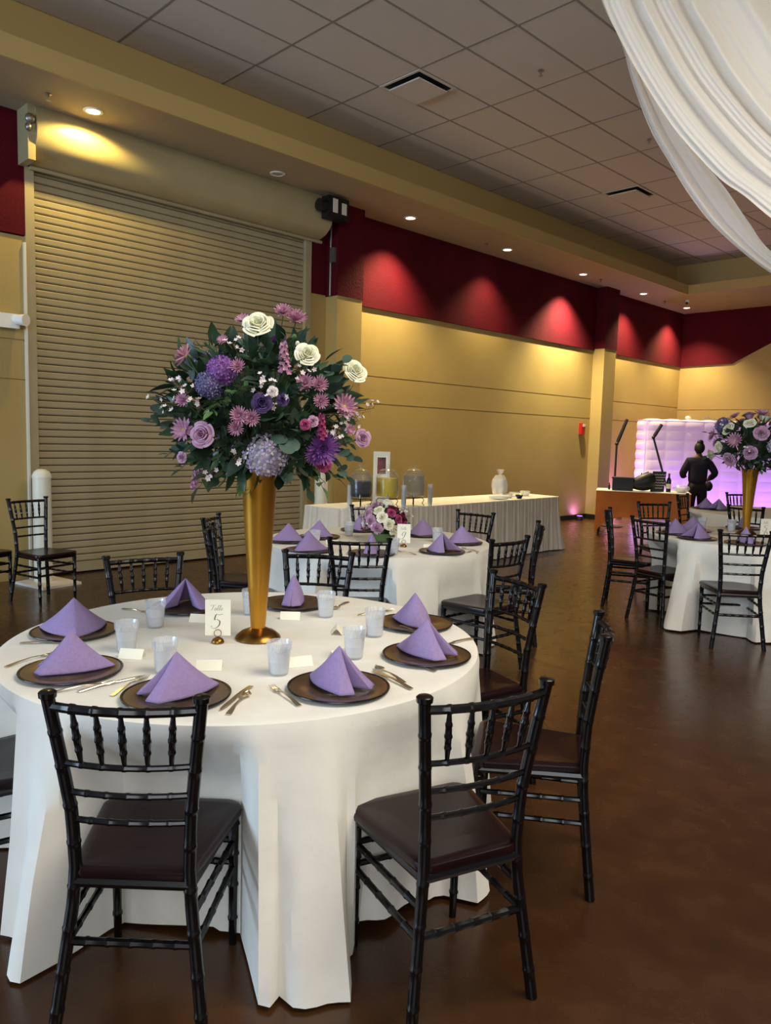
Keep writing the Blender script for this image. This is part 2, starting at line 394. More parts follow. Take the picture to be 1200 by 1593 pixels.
MB().bb(.12, .126, -.1, -.02, .05, .22).bb(.12, .126, .05, .13, .05, .19).build('sticker', 'frame_white', t, smooth=False)
MB().tube([(.05, -.28, .12), (.05, -.16, .12)], .075, 14).build('motor_drum', 'black', t)
MB().bb(-.35, -.02, -.05, .1, .05, .2).build('bracket', 'steel', t, smooth=False)
MB().tube([(.0, -.1, .27), (.0, -.1, .34)], .012).tube([(.0, .1, .27), (.0, .1, .34)], .012).build('hanger_rod', 'steel', t)
t = thing('conduit', 'thin grey conduit running down the maroon wall from the door motor', 'conduit', (-8.0, 6.80, 3.44))
MB().tube([(0, 0, 0), (0, 0, .95)], .014).build('pipe', 'steel', t)
MB().bb(.01, .09, -.03, .03, .43, .62).build('switch_box', 'steel', t, smooth=False)
# ------------------------------------------------------------------ recessed lamps
LY = [3.35, 5.61, 7.95, 10.26, 12.61, 14.97, 17.08]
LX = [-7.53, -7.6, -7.64, -7.66, -7.67, -7.67, -7.69]
lab = ['lit recessed downlight above the rolling door hood', 'unlit recessed downlight over the right half of the rolling door', 'lit recessed downlight nearest the door motor over the maroon wall', 'lit recessed downlight above the middle of the maroon wall', 'lit recessed downlight just before the far column', 'lit recessed downlight just past the far column', 'lit recessed downlight in the far corner of the soffit']
en = [20, 0, 130, 55, 260, 120, 130]
for k in range(7):
    t = thing('recessed_downlight', lab[k], 'ceiling light', (LX[k], LY[k], SOF), group='recessed downlights in the soffit')
    MB().lathe([(.062, -.003), (.068, -.010), (.092, -.006), (.094, 0), (.062, .0)], 28, closed=True).build('trim_ring', 'white_plastic', t)
    MB().lathe([(0, -.004), (.03, -.0095), (.062, -.004), (.062, -.001), (0, -.001)], 24).build('lens', 'lamp_glow' if en[k] else 'lamp_off', t)
    if en[k]:
        cl = (1.0, .74, .22) if k == 0 else ((1, .84, .48) if k == 4 else (1.0, .80, .42))
        s = light('downlight', 'SPOT', (0, 0, -.03), en[k]*5, cl, None, spot=R(156 if k == 0 else 108), blend=.35 if k == 0 else 1.0, soft=.04); s.parent = t
spx = [((75, 146), SOF, 'small fire sprinkler head in the soffit left of the door light'), ((842, 109), CEI, 'fire sprinkler in the tiled ceiling beside the nearest diffuser'), ((1011, 216), CEI, 'fire sprinkler in the tiled ceiling close to the drape'), ((757, 379), SOF, 'soffit sprinkler near the second lit downlight'), ((935, 434), SOF, 'soffit sprinkler between the downlights by the far column'), ((1035, 468), SOF, 'soffit sprinkler closest to the far corner downlight')]
for (q, zz, l) in spx:
    p = at(q[0], q[1], zz); t = thing('sprinkler_head', l, 'sprinkler', p, group='fire sprinklers')
    MB().lathe([(.03, 0), (.035, -.006), (.012, -.012), (.012, -.03)], 12).build('escutcheon', 'steel', t)
    MB().lathe([(.006, -.03), (.006, -.05), (.022, -.052), (.022, -.056), (0, -.056)], 10).build('deflector', 'steel', t)
p = at(1070, 466, SOF); t = thing('ceiling_camera', 'tiny white camera under the soffit by the far corner light', 'camera', p)
MB().lathe([(.04, 0), (.04, -.05), (.02, -.07), (0, -.07)], 12).build('body', 'white_plastic', t); MB().ball((0, -.02, -.07), .03).build('lens_dome', 'black', t)
# ------------------------------------------------------------------ small wall items
t = thing('emergency_light', 'white emergency light unit on the left wall beside the door', 'emergency light', (-8.11, 2.7, 2.6))
MB().bb(0, .08, -.16, .1, -.06, .08).build('case', 'white_plastic', t, smooth=False)
MB().tube([(.05, .06, .03), (.17, .13, .02)], [.045, .06], 12).build('lamp_head', 'white_plastic', t)
t = thing('fire_alarm', 'small red fire alarm on the beige wall left of far column', 'fire alarm', (-8.125, 13.56, 1.85))
MB().bb(0, .06, -.07, .07, -.13, .09).build('housing', 'red_alarm', t, smooth=False)
MB().bb(.06, .068, -.03, .06, .02, .08).build('strobe', 'frame_white', t, smooth=False)
t = thing('wall_sensor', 'small white round device above the white inflatable backdrop', 'sensor', (-8.1+.28, FY-.06, 2.17))
MB().tube([(0, .06, 0), (0, 0, 0)], .05, 12).build('base', 'white_plastic', t); MB().ball((0, -.03, .01), .07).build('dome', 'white_plastic', t)
for (p, l) in (((-7.8, 2.90, 0), 'beige painted steel bollard with domed cap behind the left chairs'), ((-7.78, 6.52, 0), 'beige bollard by the door edge, hidden behind the tall flowers')):
    t = thing('bollard', l, 'bollard', p, group='bollards flanking the rolling door')
    MB().lathe([(.088, 0), (.088, 1.07)], 24).build('post', 'bollard', t)
    MB().lathe([(.093, 1.07), (.093, 1.09), (.075, 1.13), (.04, 1.155), (0, 1.16)], 24).build('cap', 'bollard', t)
    MB().box((.06, .02, .012), (.5, .42, .024), .2).build('base_pad', 'skirt', t, smooth=False)
# ================================================================== CHAIRS
def ringed(mb, path, r, rings, seg=8, bump=1.16, bl=.007, rf=None):
    P = [Vector(p) for p in path]; ds = [0]
    for a, b_ in zip(P, P[1:]): ds.append(ds[-1]+(b_-a).length)
    T = ds[-1]
    def pt(s):
        s = max(0, min(T, s))
        for i in range(len(P)-1):
            if s <= ds[i+1]+1e-9: return P[i].lerp(P[i+1], (s-ds[i])/(ds[i+1]-ds[i]))
        return P[-1]
    S = [(d, 1) for d in ds]
    for q in rings:
        s = q*T; S = [x for x in S if abs(x[0]-s) > bl*1.3]; S += [(s-bl, 1), (s-bl*.45, bump), (s+bl*.45, bump), (s+bl, 1)]
    S.sort(); rr = [(r if rf is None else rf(s/T))*k for s, k in S]
    mb.tube([pt(s) for s, k in S], rr, seg)
ZP = [(0, .195, 0), (.2, .172, .022), (.36, .153, .038), (.45, .147, .042), (.60, .152, .036), (.76, .170, .016), (.915, .189, -.006)]
def post(z):
    for a, b_ in zip(ZP, ZP[1:]):
        if z <= b_[0]: t = (z-a[0])/(b_[0]-a[0]); return a[1]+(b_[1]-a[1])*t, a[2]+(b_[2]-a[2])*t
    return ZP[-1][1:]
chair_src = thing('chiavari_chair', 'x', 'chair')
meshes = {}
for s in (-1, 1):
    mb = MB(); pts = []
    for i in range(19):
        z = .915*i/18; x, y = post(z); pts.append((s*x, y, z))
    ringed(mb, pts, .0165, (.09, .2, .32, .44, .57, .68, .8, .9), 10, 1.1)
    x, y = post(.915); mb.lathe([(.0165, 0), (.021, .003), (.022, .016), (.017, .02), (.0, .021)], 12, (s*x, y, .913))
    mb.build('back_post', 'chair', chair_src)
    mb = MB(); ringed(mb, [(s*.178, .405, 0), (s*.180, .40, .435)], .0155, (.2, .45, .68, .9), 8, 1.22, rf=lambda q: .012+.005*q); mb.build('front_leg', 'chair', chair_src)
    for z in (.335, .255):
        x, y = post(z); mb = MB(); ringed(mb, [(s*x, y, z), (s*.179, .40, z)], .010, (.2, .4, .6, .8), 8); mb.build('side_stretcher', 'chair', chair_src)
    x, y = post(.42); MB().tube([(s*x, y, .418), (s*.18, .40, .418)], .016, 8).build('side_rail', 'chair', chair_src)
for z in (.34, .27):
    mb = MB(); ringed(mb, [(-.18, .40, z), (.18, .40, z)], .010, (.15, .32, .5, .68, .85), 8); mb.build('front_stretcher', 'chair', chair_src)
x, y = post(.26); mb = MB(); ringed(mb, [(-x, y, .26), (x, y, .26)], .011, (.15, .32, .5, .68, .85), 8); mb.build('rear_stretcher', 'chair', chair_src)
MB().tube([(-.18, .40, .418), (.18, .40, .418)], .016, 8).build('front_rail', 'chair', chair_src)
x, y = post(.42); MB().tube([(-x, y, .418), (x, y, .418)], .017, 8).build('rear_rail', 'chair', chair_src)
def arc(z, hw, y, sag, n=10): return [(-hw+2*hw*i/n, y-sag*(1-(2*i/n-1)**2), z) for i in range(n+1)]
RZ = (.893, .742, .662, .585)
for k, z in enumerate(RZ):
    x, y = post(z); mb = MB(); ringed(mb, arc(z, x, y, (.032, .026, .02, .014)[k]), 0.0125 if k == 0 else .0085, (.17, .33, .5, .67, .83), 8, 1.15)
    mb.build('top_rail' if k == 0 else 'back_rail', 'chair', chair_src)
for i in range(5):
    q = (i+1)/6; xa, ya = post(RZ[1]); xb, yb = post(RZ[0])
    a = (-xa+2*xa*q, ya-.026*(1-(2*q-1)**2), RZ[1]); b_ = (-xb+2*xb*q, yb-.032*(1-(2*q-1)**2), RZ[0])
    mb = MB(); ringed(mb, [a, b_], .0085, (.28, .5, .72), 8, 1.2, .006, rf=lambda q: .005+.0045*sin(pi*min(1, max(0, q)))); mb.build('spindle', 'chair', chair_src)
# seat: rounded trapezoid, softly domed edge
def seat_pts(ins):
    P = []
    for (cx, cy, a0, rr) in ((.115, .075, -90, .05), (.155, .375, 0, .055), (-.155, .375, 90, .055), (-.115, .075, 180, .05)):
        for k in range(7):
            a = R(a0+15*k); P.append((cx+(rr-ins)*cos(a), cy+(rr-ins)*sin(a)))
    return P
mb = MB(); N = 28; vs = []
for ins, z in ((.014, .428), (.002, .432), (0, .444), (.003, .453), (.012, .458), (.035, .457), (.09, .452)):
    if ins < .05: vs += [(x, y, z) for x, y in seat_pts(ins)]
    else: vs += [(x*.6, .225+(y-.225)*.6, z) for x, y in seat_pts(.035)]
mb.add(vs, [(i*N+k, i*N+(k+1) % N, (i+1)*N+(k+1) % N, (i+1)*N+k) for i in range(6) for k in range(N)]+[tuple(reversed(range(N))), tuple(6*N+k for k in range(N))])
mb.build('seat', 'chair_seat', chair_src)
index_kids()
G5, G9, GR_, GZ = 'chairs around the front table', 'chairs around the second table', 'chairs around the right-hand table', 'chairs in the far group of tables'
CH = [
 (-1.714, .826, 134, 'dark chiavari chair seen from behind at front left of the nearest table', G5),
 (-1.165, 1.55, 161.5, 'dark chiavari chair at front right of nearest table, whole seat visible', G5),
 (-1.335, 2.43, 213, 'dark chiavari chair seen edge-on, rightmost at the nearest table', G5),
 (-2.06, 2.93, 252, 'dark chiavari chair with glinting rails behind the right edge of nearest table', G5),
 (-3.20, 2.67, -52, 'dark chiavari chair facing the camera behind the nearest table, right of the gold vase', G5),
 (-3.63, 1.86, -14, 'dark chiavari chair facing the camera behind the nearest table, left of the flowers', G5),
 (-2.69, .53, 80, 'dark chiavari chair cut off by the left edge of the picture', G5),
 (-3.49, 3.25, 138, 'dark chiavari chair seen from behind at the near side of the second table', G9),
 (-5.06, 3.15, 40, 'dark chiavari chair in side view against the rolling door, left of the gold vase', G9),
 (-4.50, 2.80, 55, 'dark chiavari chair half hidden behind the gold vase', G9),
 (-5.08, 4.88, -42, 'dark chiavari chair behind the low flower centrepiece', G9),
 (-4.21, 5.32, -85, 'dark chiavari chair in front of the long skirted table, facing the camera', G9),
 (-2.94, 4.09, 178, 'dark chiavari chair right of second table, spindles against the floor', G9),
 (-3.32, 5.0, 217, 'dark chiavari chair seen edge-on in front of the buffet skirt corner', G9),
 (-3.68, 6.74, 24, 'dark chiavari chair in side view, left of the right-hand table', GR_),
 (-3.02, 6.25, 76, 'dark chiavari chair angled at the left front of the right-hand table', GR_),
 (-2.13, 6.01, 128, 'dark chiavari chair seen from behind in front of the right-hand table', GR_),
 (-7.20, 2.55, 15, 'dark chiavari chair standing by the beige bollard at far left', None),
 (-7.52, 2.08, 20, 'dark chiavari chair beside the bollard chair, cut by the left edge', None),
 (-3.85, 8.05, -35, 'dark chiavari chair between the right-hand table and the orange bar table', GR_),
 (-4.23, 9.64, 5, 'dark chiavari chair before the standing person', GZ),
 (-3.04, 8.52, 85, 'dark chiavari chair directly behind the right-hand gold vase', GZ),
 (-3.98, 10.85, -30, 'dark chiavari chair behind the right-hand vase against the purple glow', GZ),
 (-2.4, 9.5, 170, 'dark chiavari chair at the far right behind the large arrangement', GZ),
]
for k, (x, y, a, l, g) in enumerate(CH):
    if k == 0:
        chair_src.location = (x, y, 0); chair_src.rotation_euler = (0, 0, R(a-90)); chair_src['label'] = l
        if g: chair_src['group'] = g
    else:
        c = copy_tree(chair_src, (x, y, 0), R(a-90), l, g)
        if not g and 'group' in c: del c['group']
# ================================================================== TABLES
def pw(pts, a):
    """periodic smooth interpolation of (deg, value)"""
    a = a % 360; P = sorted((q[0] % 360, q[1]) for q in pts); P = [(P[-1][0]-360, P[-1][1])]+P+[(P[0][0]+360, P[0][1])]
    for p, q in zip(P, P[1:]):
        if p[0] <= a <= q[0]: return p[1]+(q[1]-p[1])*ease((a-p[0])/max(1e-6, q[0]-p[0]))
    return P[0][1]
def cloth_table(c, seed, hem, label, tl, rr=.914, top=.755, hemz=.012, grp='white floor-length round tablecloths'):
    rnd = random.Random(seed); ph = [rnd.uniform(0, 6.28) for _ in range(6)]
    t = thing('round_table', tl, 'table', (c[0], c[1], 0), group='round banquet tables')
    MB().lathe([(0, top-.03), (rr-.004, top-.03), (rr-.004, top-.006), (0, top-.006)], 48).build('tabletop', 'frame_white', t)
    for k in range(4):
        a = pi/4+pi/2*k; MB().tube([(.3*cos(a), .3*sin(a), 0), (.3*cos(a), .3*sin(a), top-.03)], .015).build('leg', 'steel', t)
    mb = MB(); N = 220; K = 26
    def fn(u, v):
        a = 360*u; ar = R(a)
        s = v*(rr+top-.01)*1.0
        if s <= rr: return (s*cos(ar), s*sin(ar), top+.0015*sin(5*ar+ph[0])*(s/rr)**4)
        return None
    cc = []
    for (x, y, a_, _l, _g) in CH:
        fx, fy = x+.43*cos(R(a_)), y+.43*sin(R(a_)); d_ = hypot(fx-c[0], fy-c[1])
        if d_ < 1.15 and hypot(x-c[0], y-c[1]) > d_: cc.append((math.degrees(atan2(fy-c[1], fx-c[0])), d_-.02))
    def pin(a):
        best = 9
        for (ca, d_) in cc:
            da = abs((a-ca+180) % 360-180); hw_ = math.degrees(atan2(.192, d_))
            if da < hw_: best = min(best, d_/cos(R(da)))
            elif da < hw_+5: best = min(best, d_/cos(R(hw_))+.4*ease((da-hw_)/5))
        return best
    vs = []; rows = [0.02, .3, .6, .8, .88, .903, .911]+[None]*K
    W = len(rows)
    for i in range(N):
        a = 360*i/N; ar = R(a)
        hr = pw(hem, a)
        for j, rw in enumerate(rows):
            if rw is not None:
                zz = top - (0 if rw < .9 else (.001 if rw < .905 else .004)); r_ = rw*rr/.914
            else:
                q = (j-6)/K
                fine = (.015*sin(9*ar+ph[1]+1.2*q)+.013*sin(17*ar+ph[2]-q)+.009*sin(31*ar+ph[3]+2*q)+.003*sin(53*ar+ph[4]-3*q))*(.6+.6*q)
                r_ = rr+.004+(hr-rr)*(.2*q+.8*q**1.1)+fine*min(1, q*1.6)+.0012*sin(60*ar+9*q)*q
                drop = (top-.008)*q; lim = pin(a)
                if lim < r_: r_ += (lim-r_)*ease(min(1, drop/.27))
                zz = top-.008-(top-.008-hemz)*q - .004*q*sin(7*ar+ph[4])
                zz += max(0, rr+.016-hr)*.4*q
            vs.append((r_*cos(ar), r_*sin(ar), zz))
    ctr = len(vs); fs = []
    for i in range(N):
        i2 = (i+1) % N
        for j in range(W-1): fs.append((i*W+j, i2*W+j, i2*W+j+1, i*W+j+1))
    vs.append((0, 0, top)); fs += [(ctr, ((i+1) % N)*W, i*W) for i in range(N)]
    o = mb.add(vs, fs).build('tablecloth', 'cloth', None, loc=(c[0], c[1], 0))
    return tag(o, label, 'tablecloth', grp)
T5, T9, TR, TZ = (-2.475, 1.71), (-4.25, 4.15), (-2.56, 7.12), (-3.35, 10.0)
cloth_table(T5, 1, [(-150, .99), (-120, .95), (-98, .93), (-84, 1.0), (-78.5, .97), (-77.5, 1.0), (-70, 1.04), (-67.5, .97), (-66, .92), (-42, .9), (-39, 1.05), (-34, 1.05), (-30.5, 1.04), (-29, .985), (-27.5, 1.05), (-19.5, 1.13), (-16, .96), (-10, .86), (4, .88), (14, 1.02), (24, 1.05), (34, .97), (60, 1.0), (90, .93), (130, 1.0), (160, .94), (190, 1.0)],
    'white tablecloth reaching the floor on the nearest round table, under the tall flowers', 'nearest round banquet table under a white cloth')
cloth_table(T9, 2, [(-170, 1.0), (-130, .95), (-110, 1.02), (-80, .93), (-60, .9), (-48, .93), (-42, 1.05), (-36, 1.07), (-30, .95), (0, .98), (20, .93), (40, 1.02), (90, .95), (140, 1.02)],
    'white tablecloth on the second round table with the low flower centrepiece', 'second round banquet table hidden by its white cloth', .885)
cloth_table(TR, 3, [(-170, .9), (-150, .86), (-130, .88), (-118, .86), (-106, .96), (-96, .98), (-88, .9), (-70, .93), (-55, .9), (-20, .95), (20, .85), (90, .9), (140, .85)],
    'white tablecloth on the right-hand round table cut by the picture edge', 'right-hand round banquet table hidden by its white cloth', .81)
cloth_table(TZ, 4, [(0, .96), (60, 1.0), (120, .94), (180, 1.0), (240, .95), (300, 1.0)],
    'white tablecloth on the small-looking table in front of the standing person', 'far round table in front of the standing person', .87)
# ------------------------------------------------------------------ table settings
def napkin_mesh(spread=1.0, h=.13, w=.122, seedv=0):
    mb = MB(); A = Vector((0, .0, h)); F = Vector((0, -.14, .004))
    for s in (-1, 1):
        Lg = Vector((s*w*spread, .075+.03*(1-spread), .006))
        def fn(u, v, s=s, Lg=Lg):
            # v: 0 apex .. 1 base ; u: 0 ridge .. 1 leg, 1..1.5 rolled back inside
            uu = u*1.5
            q = min(uu, 1.0); base = F.lerp(Lg, q); base = base+Vector((s*.5, -.35, 0))*(.045*sin(pi*q))
            p = A.lerp(base, v)
            p.z -= .02*sin(pi*v)*(1-.6*abs(2*q-1))
            nrm = Vector((s*.8, -.5, .35))
            p = p+nrm*(.016*sin(pi*v)*sin(pi*q))
            if uu > 1:
                k = (uu-1)/.5
                roll = Vector((-s*.030, .022, 0))*sin(min(1, k*2)*pi/2)*v + (F.lerp(Lg, .35)-Lg)*(max(0, k-.35)*v)
                p = p+roll+Vector((-s*.012, .006, .0))*v
            p.z = max(p.z, .004); return p
        mb.grid(fn, 24, 14)
    me = mb.mesh('napkin', 'napkin'); return me
nap_wide = napkin_mesh(1.05); nap_mid = napkin_mesh(.62); nap_nar = napkin_mesh(.36, .135)
def dosolid(me, th):
    o = bpy.data.objects.new('tmp', me); col.objects.link(o); md = o.modifiers.new('s', 'SOLIDIFY'); md.thickness = th; md.offset = 0
    dg = bpy.context.evaluated_depsgraph_get(); m2 = bpy.data.meshes.new_from_object(o.evaluated_get(dg)); bpy.data.objects.remove(o)
    m2.polygons.foreach_set('use_smooth', [True]*len(m2.polygons)); return m2
nap_wide, nap_mid, nap_nar = dosolid(nap_wide, .004), dosolid(nap_mid, .004), dosolid(nap_nar, .004)
pl_me = MB().lathe([(0, .006), (.098, .006), (.108, .010), (.135, .0125), (.158, .0135), (.158, .010), (.11, .004), (.06, 0), (0, 0)], 56).mesh('plate_well', 'charger')
rim_me = MB().lathe([(.1565, .0135), (.160, .0155), (.165, .0148), (.166, .012), (.162, .009), (.13, .004), (.13, .006), (.1565, .0105)], 56, closed=True).mesh('plate_rim', 'charger_rim')
cup_me = MB().lathe([(0, 0), (.026, 0), (.029, .004), (.0375, .100), (.0385, .102), (.0365, .102), (.0355, .1), (.0275, .006), (0, .004)], 24)
for k in range(18):
    a = 2*pi*k/18; cup_me.tube([(.0362*cos(a), .0362*sin(a), .076), (.038*cos(a+.12), .038*sin(a+.12), .099)], .0012, 4)
cup_me = cup_me.mesh('tumbler', 'cup_plastic'); wat_me = MB().lathe([(0, .005), (.0268, .007), (.0338, .072), (0, .072)], 24).mesh('water', 'water')
def cut_shape(kind):
    mb = MB()
    def ribbon(pts, th=.0016):   # (y, halfwidth, z)
        n = len(pts); vs = []
        for (y, hw, z) in pts: vs += [(-hw, y, z), (hw, y, z), (hw*.8, y, z+th), (-hw*.8, y, z+th)]
        fs = [(3, 2, 1, 0)]+[(4*(n-1)+k for k in range(4))]; fs = [(0, 1, 2, 3), tuple(4*(n-1)+k for k in (3, 2, 1, 0))]
        for i in range(n-1):
            for k in range(4): fs.append((4*i+k, 4*i+(k+1) % 4, 4*i+4+(k+1) % 4, 4*i+4+k))
        mb.add(vs, fs)
    if kind == 'fork':
        ribbon([(-.10, .008, .001), (-.09, .0095, .002), (-.05, .006, .007), (0, .0035, .010), (.03, .004, .008), (.045, .011, .005), (.062, .0125, .004)])
        for k in range(4):
            x = -.0095+.00633*k; mb.tube([(x, .061, .005), (x, .08, .004), (x*.95, .10, .009)], [.002, .0018, .0009], 5)
    elif kind == 'spoon':
        ribbon([(-.09, .008, .001), (-.08, .0095, .002), (-.04, .006, .007), (.0, .0035, .009), (.035, .004, .006), (.045, .009, .0045)])
        mb.grid(lambda u, v: (.0175*sin(pi*v)*.999*(2*u-1), .042+.055*v, .0045+.008*((2*u-1)**2+(2*v-1)**2)*.5), 8, 10)
    else:
        ribbon([(-.115, .008, .002), (-.105, .0095, .003), (-.05, .007, .007), (0, .006, .008), (.015, .008, .005), (.07, .0085, .004), (.1, .006, .003), (.113, .001, .002)], .0018)
    me = mb.mesh(kind, 'cutlery'); return dosolid(me, .001) if kind == 'spoon' else me
CUT = {k: cut_shape(k) for k in ('fork', 'spoon', 'knife')}
def script_stroke(mb, pts, wmin, wmax, y=-.0008, closed=False):
    n = len(pts)
    P = []
    for i in range((n-1)*6+1):   # Catmull-Rom
        t = i/6; k = min(int(t), n-2); f = t-k
        p0, p1, p2, p3 = [Vector(pts[max(0, min(n-1, k+d))]) for d in (-1, 0, 1, 2)]
        P.append(.5*((2*p1)+(-p0+p2)*f+(2*p0-5*p1+4*p2-p3)*f*f+(-p0+3*p1-3*p2+p3)*f**3))
    vs = []
    for i, p in enumerate(P):
        d = (P[min(i+1, len(P)-1)]-P[max(i-1, 0)]); d = d.normalized() if d.length > 0 else Vector((1, 0))
        ww = wmin+(wmax-wmin)*max(0, -d.y)**1.5
        if abs(d.x) < .2: ww = max(ww, wmin*1.3)
        nx = Vector((-d.y, d.x))*ww/2; vs += [(p.x+nx.x, y, p.y+nx.y), (p.x-nx.x, y, p.y-nx.y)]
    mb.add(vs, [(2*i, 2*i+1, 2*i+3, 2*i+2) for i in range(len(P)-1)])
LET = {
 'T': [[(.0, .75), (.1, .95), (.35, .98), (.7, .92), (.95, 1.0)], [(.6, .95), (.5, .5), (.35, .08), (.12, .0), (.02, .12)]],
 'a': [[(.42, .4), (.28, .46), (.1, .3), (.08, .08), (.22, .0), (.36, .18), (.44, .42)], [(.44, .42), (.36, .1), (.42, .0), (.56, .12)]],
 'b': [[(.0, .12), (.2, .6), (.34, .95), (.24, .9), (.1, .3), (.12, .02), (.28, .02), (.36, .25), (.28, .4), (.42, .36)]],
 'l': [[(.0, .12), (.2, .6), (.32, .95), (.22, .9), (.08, .25), (.14, .0), (.3, .12)]],
 'e': [[(.0, .14), (.22, .24), (.3, .38), (.2, .44), (.06, .26), (.08, .04), (.22, .0), (.42, .16)]],
 '5': [[(.86, 1.0), (.62, .94), (.38, .96), (.26, .6), (.44, .62), (.64, .48), (.58, .2), (.3, .0), (.06, .02), (.0, .14), (.1, .14)]],
 '9': [[(.62, .82), (.52, .98), (.3, .92), (.14, .68), (.22, .48), (.42, .52), (.6, .78), (.62, .9), (.52, .4), (.3, .04), (.06, .0), (.02, .12)]],
}
def table_number(p, rz, digit, label, card=(.098, .142), lean=0):
    t = thing('table_number', label, 'table card', p, rz, group='table number cards')
    c = MB().bb(-card[0]/2, card[0]/2, -.0006, .0006, .028, .028+card[1]).build('card', 'card', t, smooth=False)
    ink = MB(); x = -.030; sx = .024; z0 = .028+card[1]*.70; hh = card[1]*.145
    for ch, adv in (('T', .8), ('a', .56), ('b', .42), ('l', .34), ('e', .4)):
        for st in LET[ch]: script_stroke(ink, [(x+q[0]*sx*.8+q[1]*.003, z0+q[1]*hh) for q in st], .0005, .0014)
        x += adv*sx*.82
    for st in LET[digit]: script_stroke(ink, [(-.026+q[0]*.052+q[1]*.010*(digit == '9'), .028+card[1]*.2+q[1]*card[1]*.40) for q in st], .0009, .0038)
    ink.build('lettering', 'ink', c, smooth=False)
    ds = MB().lathe([(0, 0), (.024, 0), (.0245, .004), (.021, .012), (.013, .019), (0, .022)], 24).build('holder_base', 'bronze', t)
    mb = MB(); mb.tube([(.014*cos(2*pi*k/20), -.0035, .038+.014*sin(2*pi*k/20)) for k in range(21)], .0014, 6, False); mb.build('holder_ring', 'bronze', t)
def place_card(p, rz, label, grp):
    t = thing('place_card', label, 'place card', p, rz, group=grp)
    mb = MB(); a = .032
    for s in (-1, 1): mb.add([(-.044, s*.024, 0), (.044, s*.024, 0), (.044, 0, a), (-.044, 0, a), (-.044, s*.0232, 0), (.044, s*.0232, 0), (.044, 0, a-.0012), (-.044, 0, a-.0012)], [(0, 1, 2, 3), (7, 6, 5, 4), (0, 3, 7, 4), (1, 5, 6, 2), (0, 4, 5, 1)])
    mb.build('folded_card', 'card', t, smooth=False)
TOP = .756
first = {}
def place_setting(T, p, nyaw, nm, labels, grp, rad_ang=None, napoff=(0, 0)):
    pt = thing('charger_plate', labels[0], 'plate', (p[0], p[1], TOP), group=grp[0])
    put('plate_well', pl_me, pt); put('plate_rim', rim_me, pt)
    o = put('napkin', {'w': nap_wide, 'm': nap_mid, 'n': nap_nar}[nm], None, (p[0]+napoff[0], p[1]+napoff[1], TOP+.0125), R(nyaw-90))
    tag(o, labels[1], 'napkin', grp[1])
def cup(p, label, grp):
    t = thing('water_tumbler', label, 'cup', (p[0], p[1], TOP), random.uniform(0, 6), grp); t.scale = (1.12, 1.12, 1.12)
    put('cup_wall', cup_me, t); put('water', wat_me, t)
def cutlery(kind, a, b_, label, grp):
    """a = handle end pixel, b = working end pixel on the tabletop"""
    A, B = at(a[0], a[1], TOP), at(b_[0], b_[1], TOP); d = B-A
    o = put(kind, CUT[kind], None, ((A.x+B.x)/2, (A.y+B.y)/2, TOP+.001), atan2(d.y, d.x)-pi/2); tag(o, label, kind, grp)
gp = ('brown chargers on the nearest table', 'lavender napkins on the nearest table')
WH = ['back left', 'far left', 'front left', 'front middle, right of the centre', 'right front', 'right rear', 'rear, right of the vase', 'rear, left of the vase']
S5 = [((116, 981), 160, 'w', 'at the left rear, near the picture edge'), ((111, 1042), 242, 'm', 'at the far left front'), ((275, 1080), 262, 'm', 'behind the front left chair back'), ((527, 1068), 2, 'm', 'front middle, nearest the camera'), ((664, 1018), 8, 'm', 'at the right front edge'), ((645, 969), 150, 'm', 'at the right rear edge'), ((457, 938), -45, 'n', 'just right of the gold vase'), ((289, 944), -40, 'w', 'behind the table number five card')]
for k, (q, ny, nm, wtxt) in enumerate(S5):
    p = at(q[0], q[1], TOP+.008)
    d = Vector((p.x-T5[0], p.y-T5[1])); r_ = d.length
    if r_ < .66: d *= .70/r_; p = Vector((T5[0]+d.x, T5[1]+d.y, 0)) if k < 6 else p
    place_setting(T5, p, ny, nm, ('round brown charger plate '+wtxt+' of nearest table', 'lavender pyramid napkin '+wtxt+' of nearest table'), gp, napoff=(0, 0))
cg = 'clear water tumblers on the nearest table'
for q, l in (((242, 978), 'tumbler of water left of the number five card'), ((197, 1016), 'tumbler at the left with a fork leaning behind it, between two left napkins'), ((257, 1048), 'tumbler behind the front left napkin'), ((434, 1051), 'tumbler in front of the gold vase base'), ((551, 1026), 'tumbler behind the front middle napkin'), ((583, 992), 'tumbler left of the right rear napkin'), ((507, 962), 'tumbler right of the narrow rear napkin'), ((391, 958), 'tumbler half hidden behind the gold vase')):
    cup(at(q[0], q[1]-3, TOP), 'clear plastic '+l, cg)
ct = 'cutlery on the nearest table'
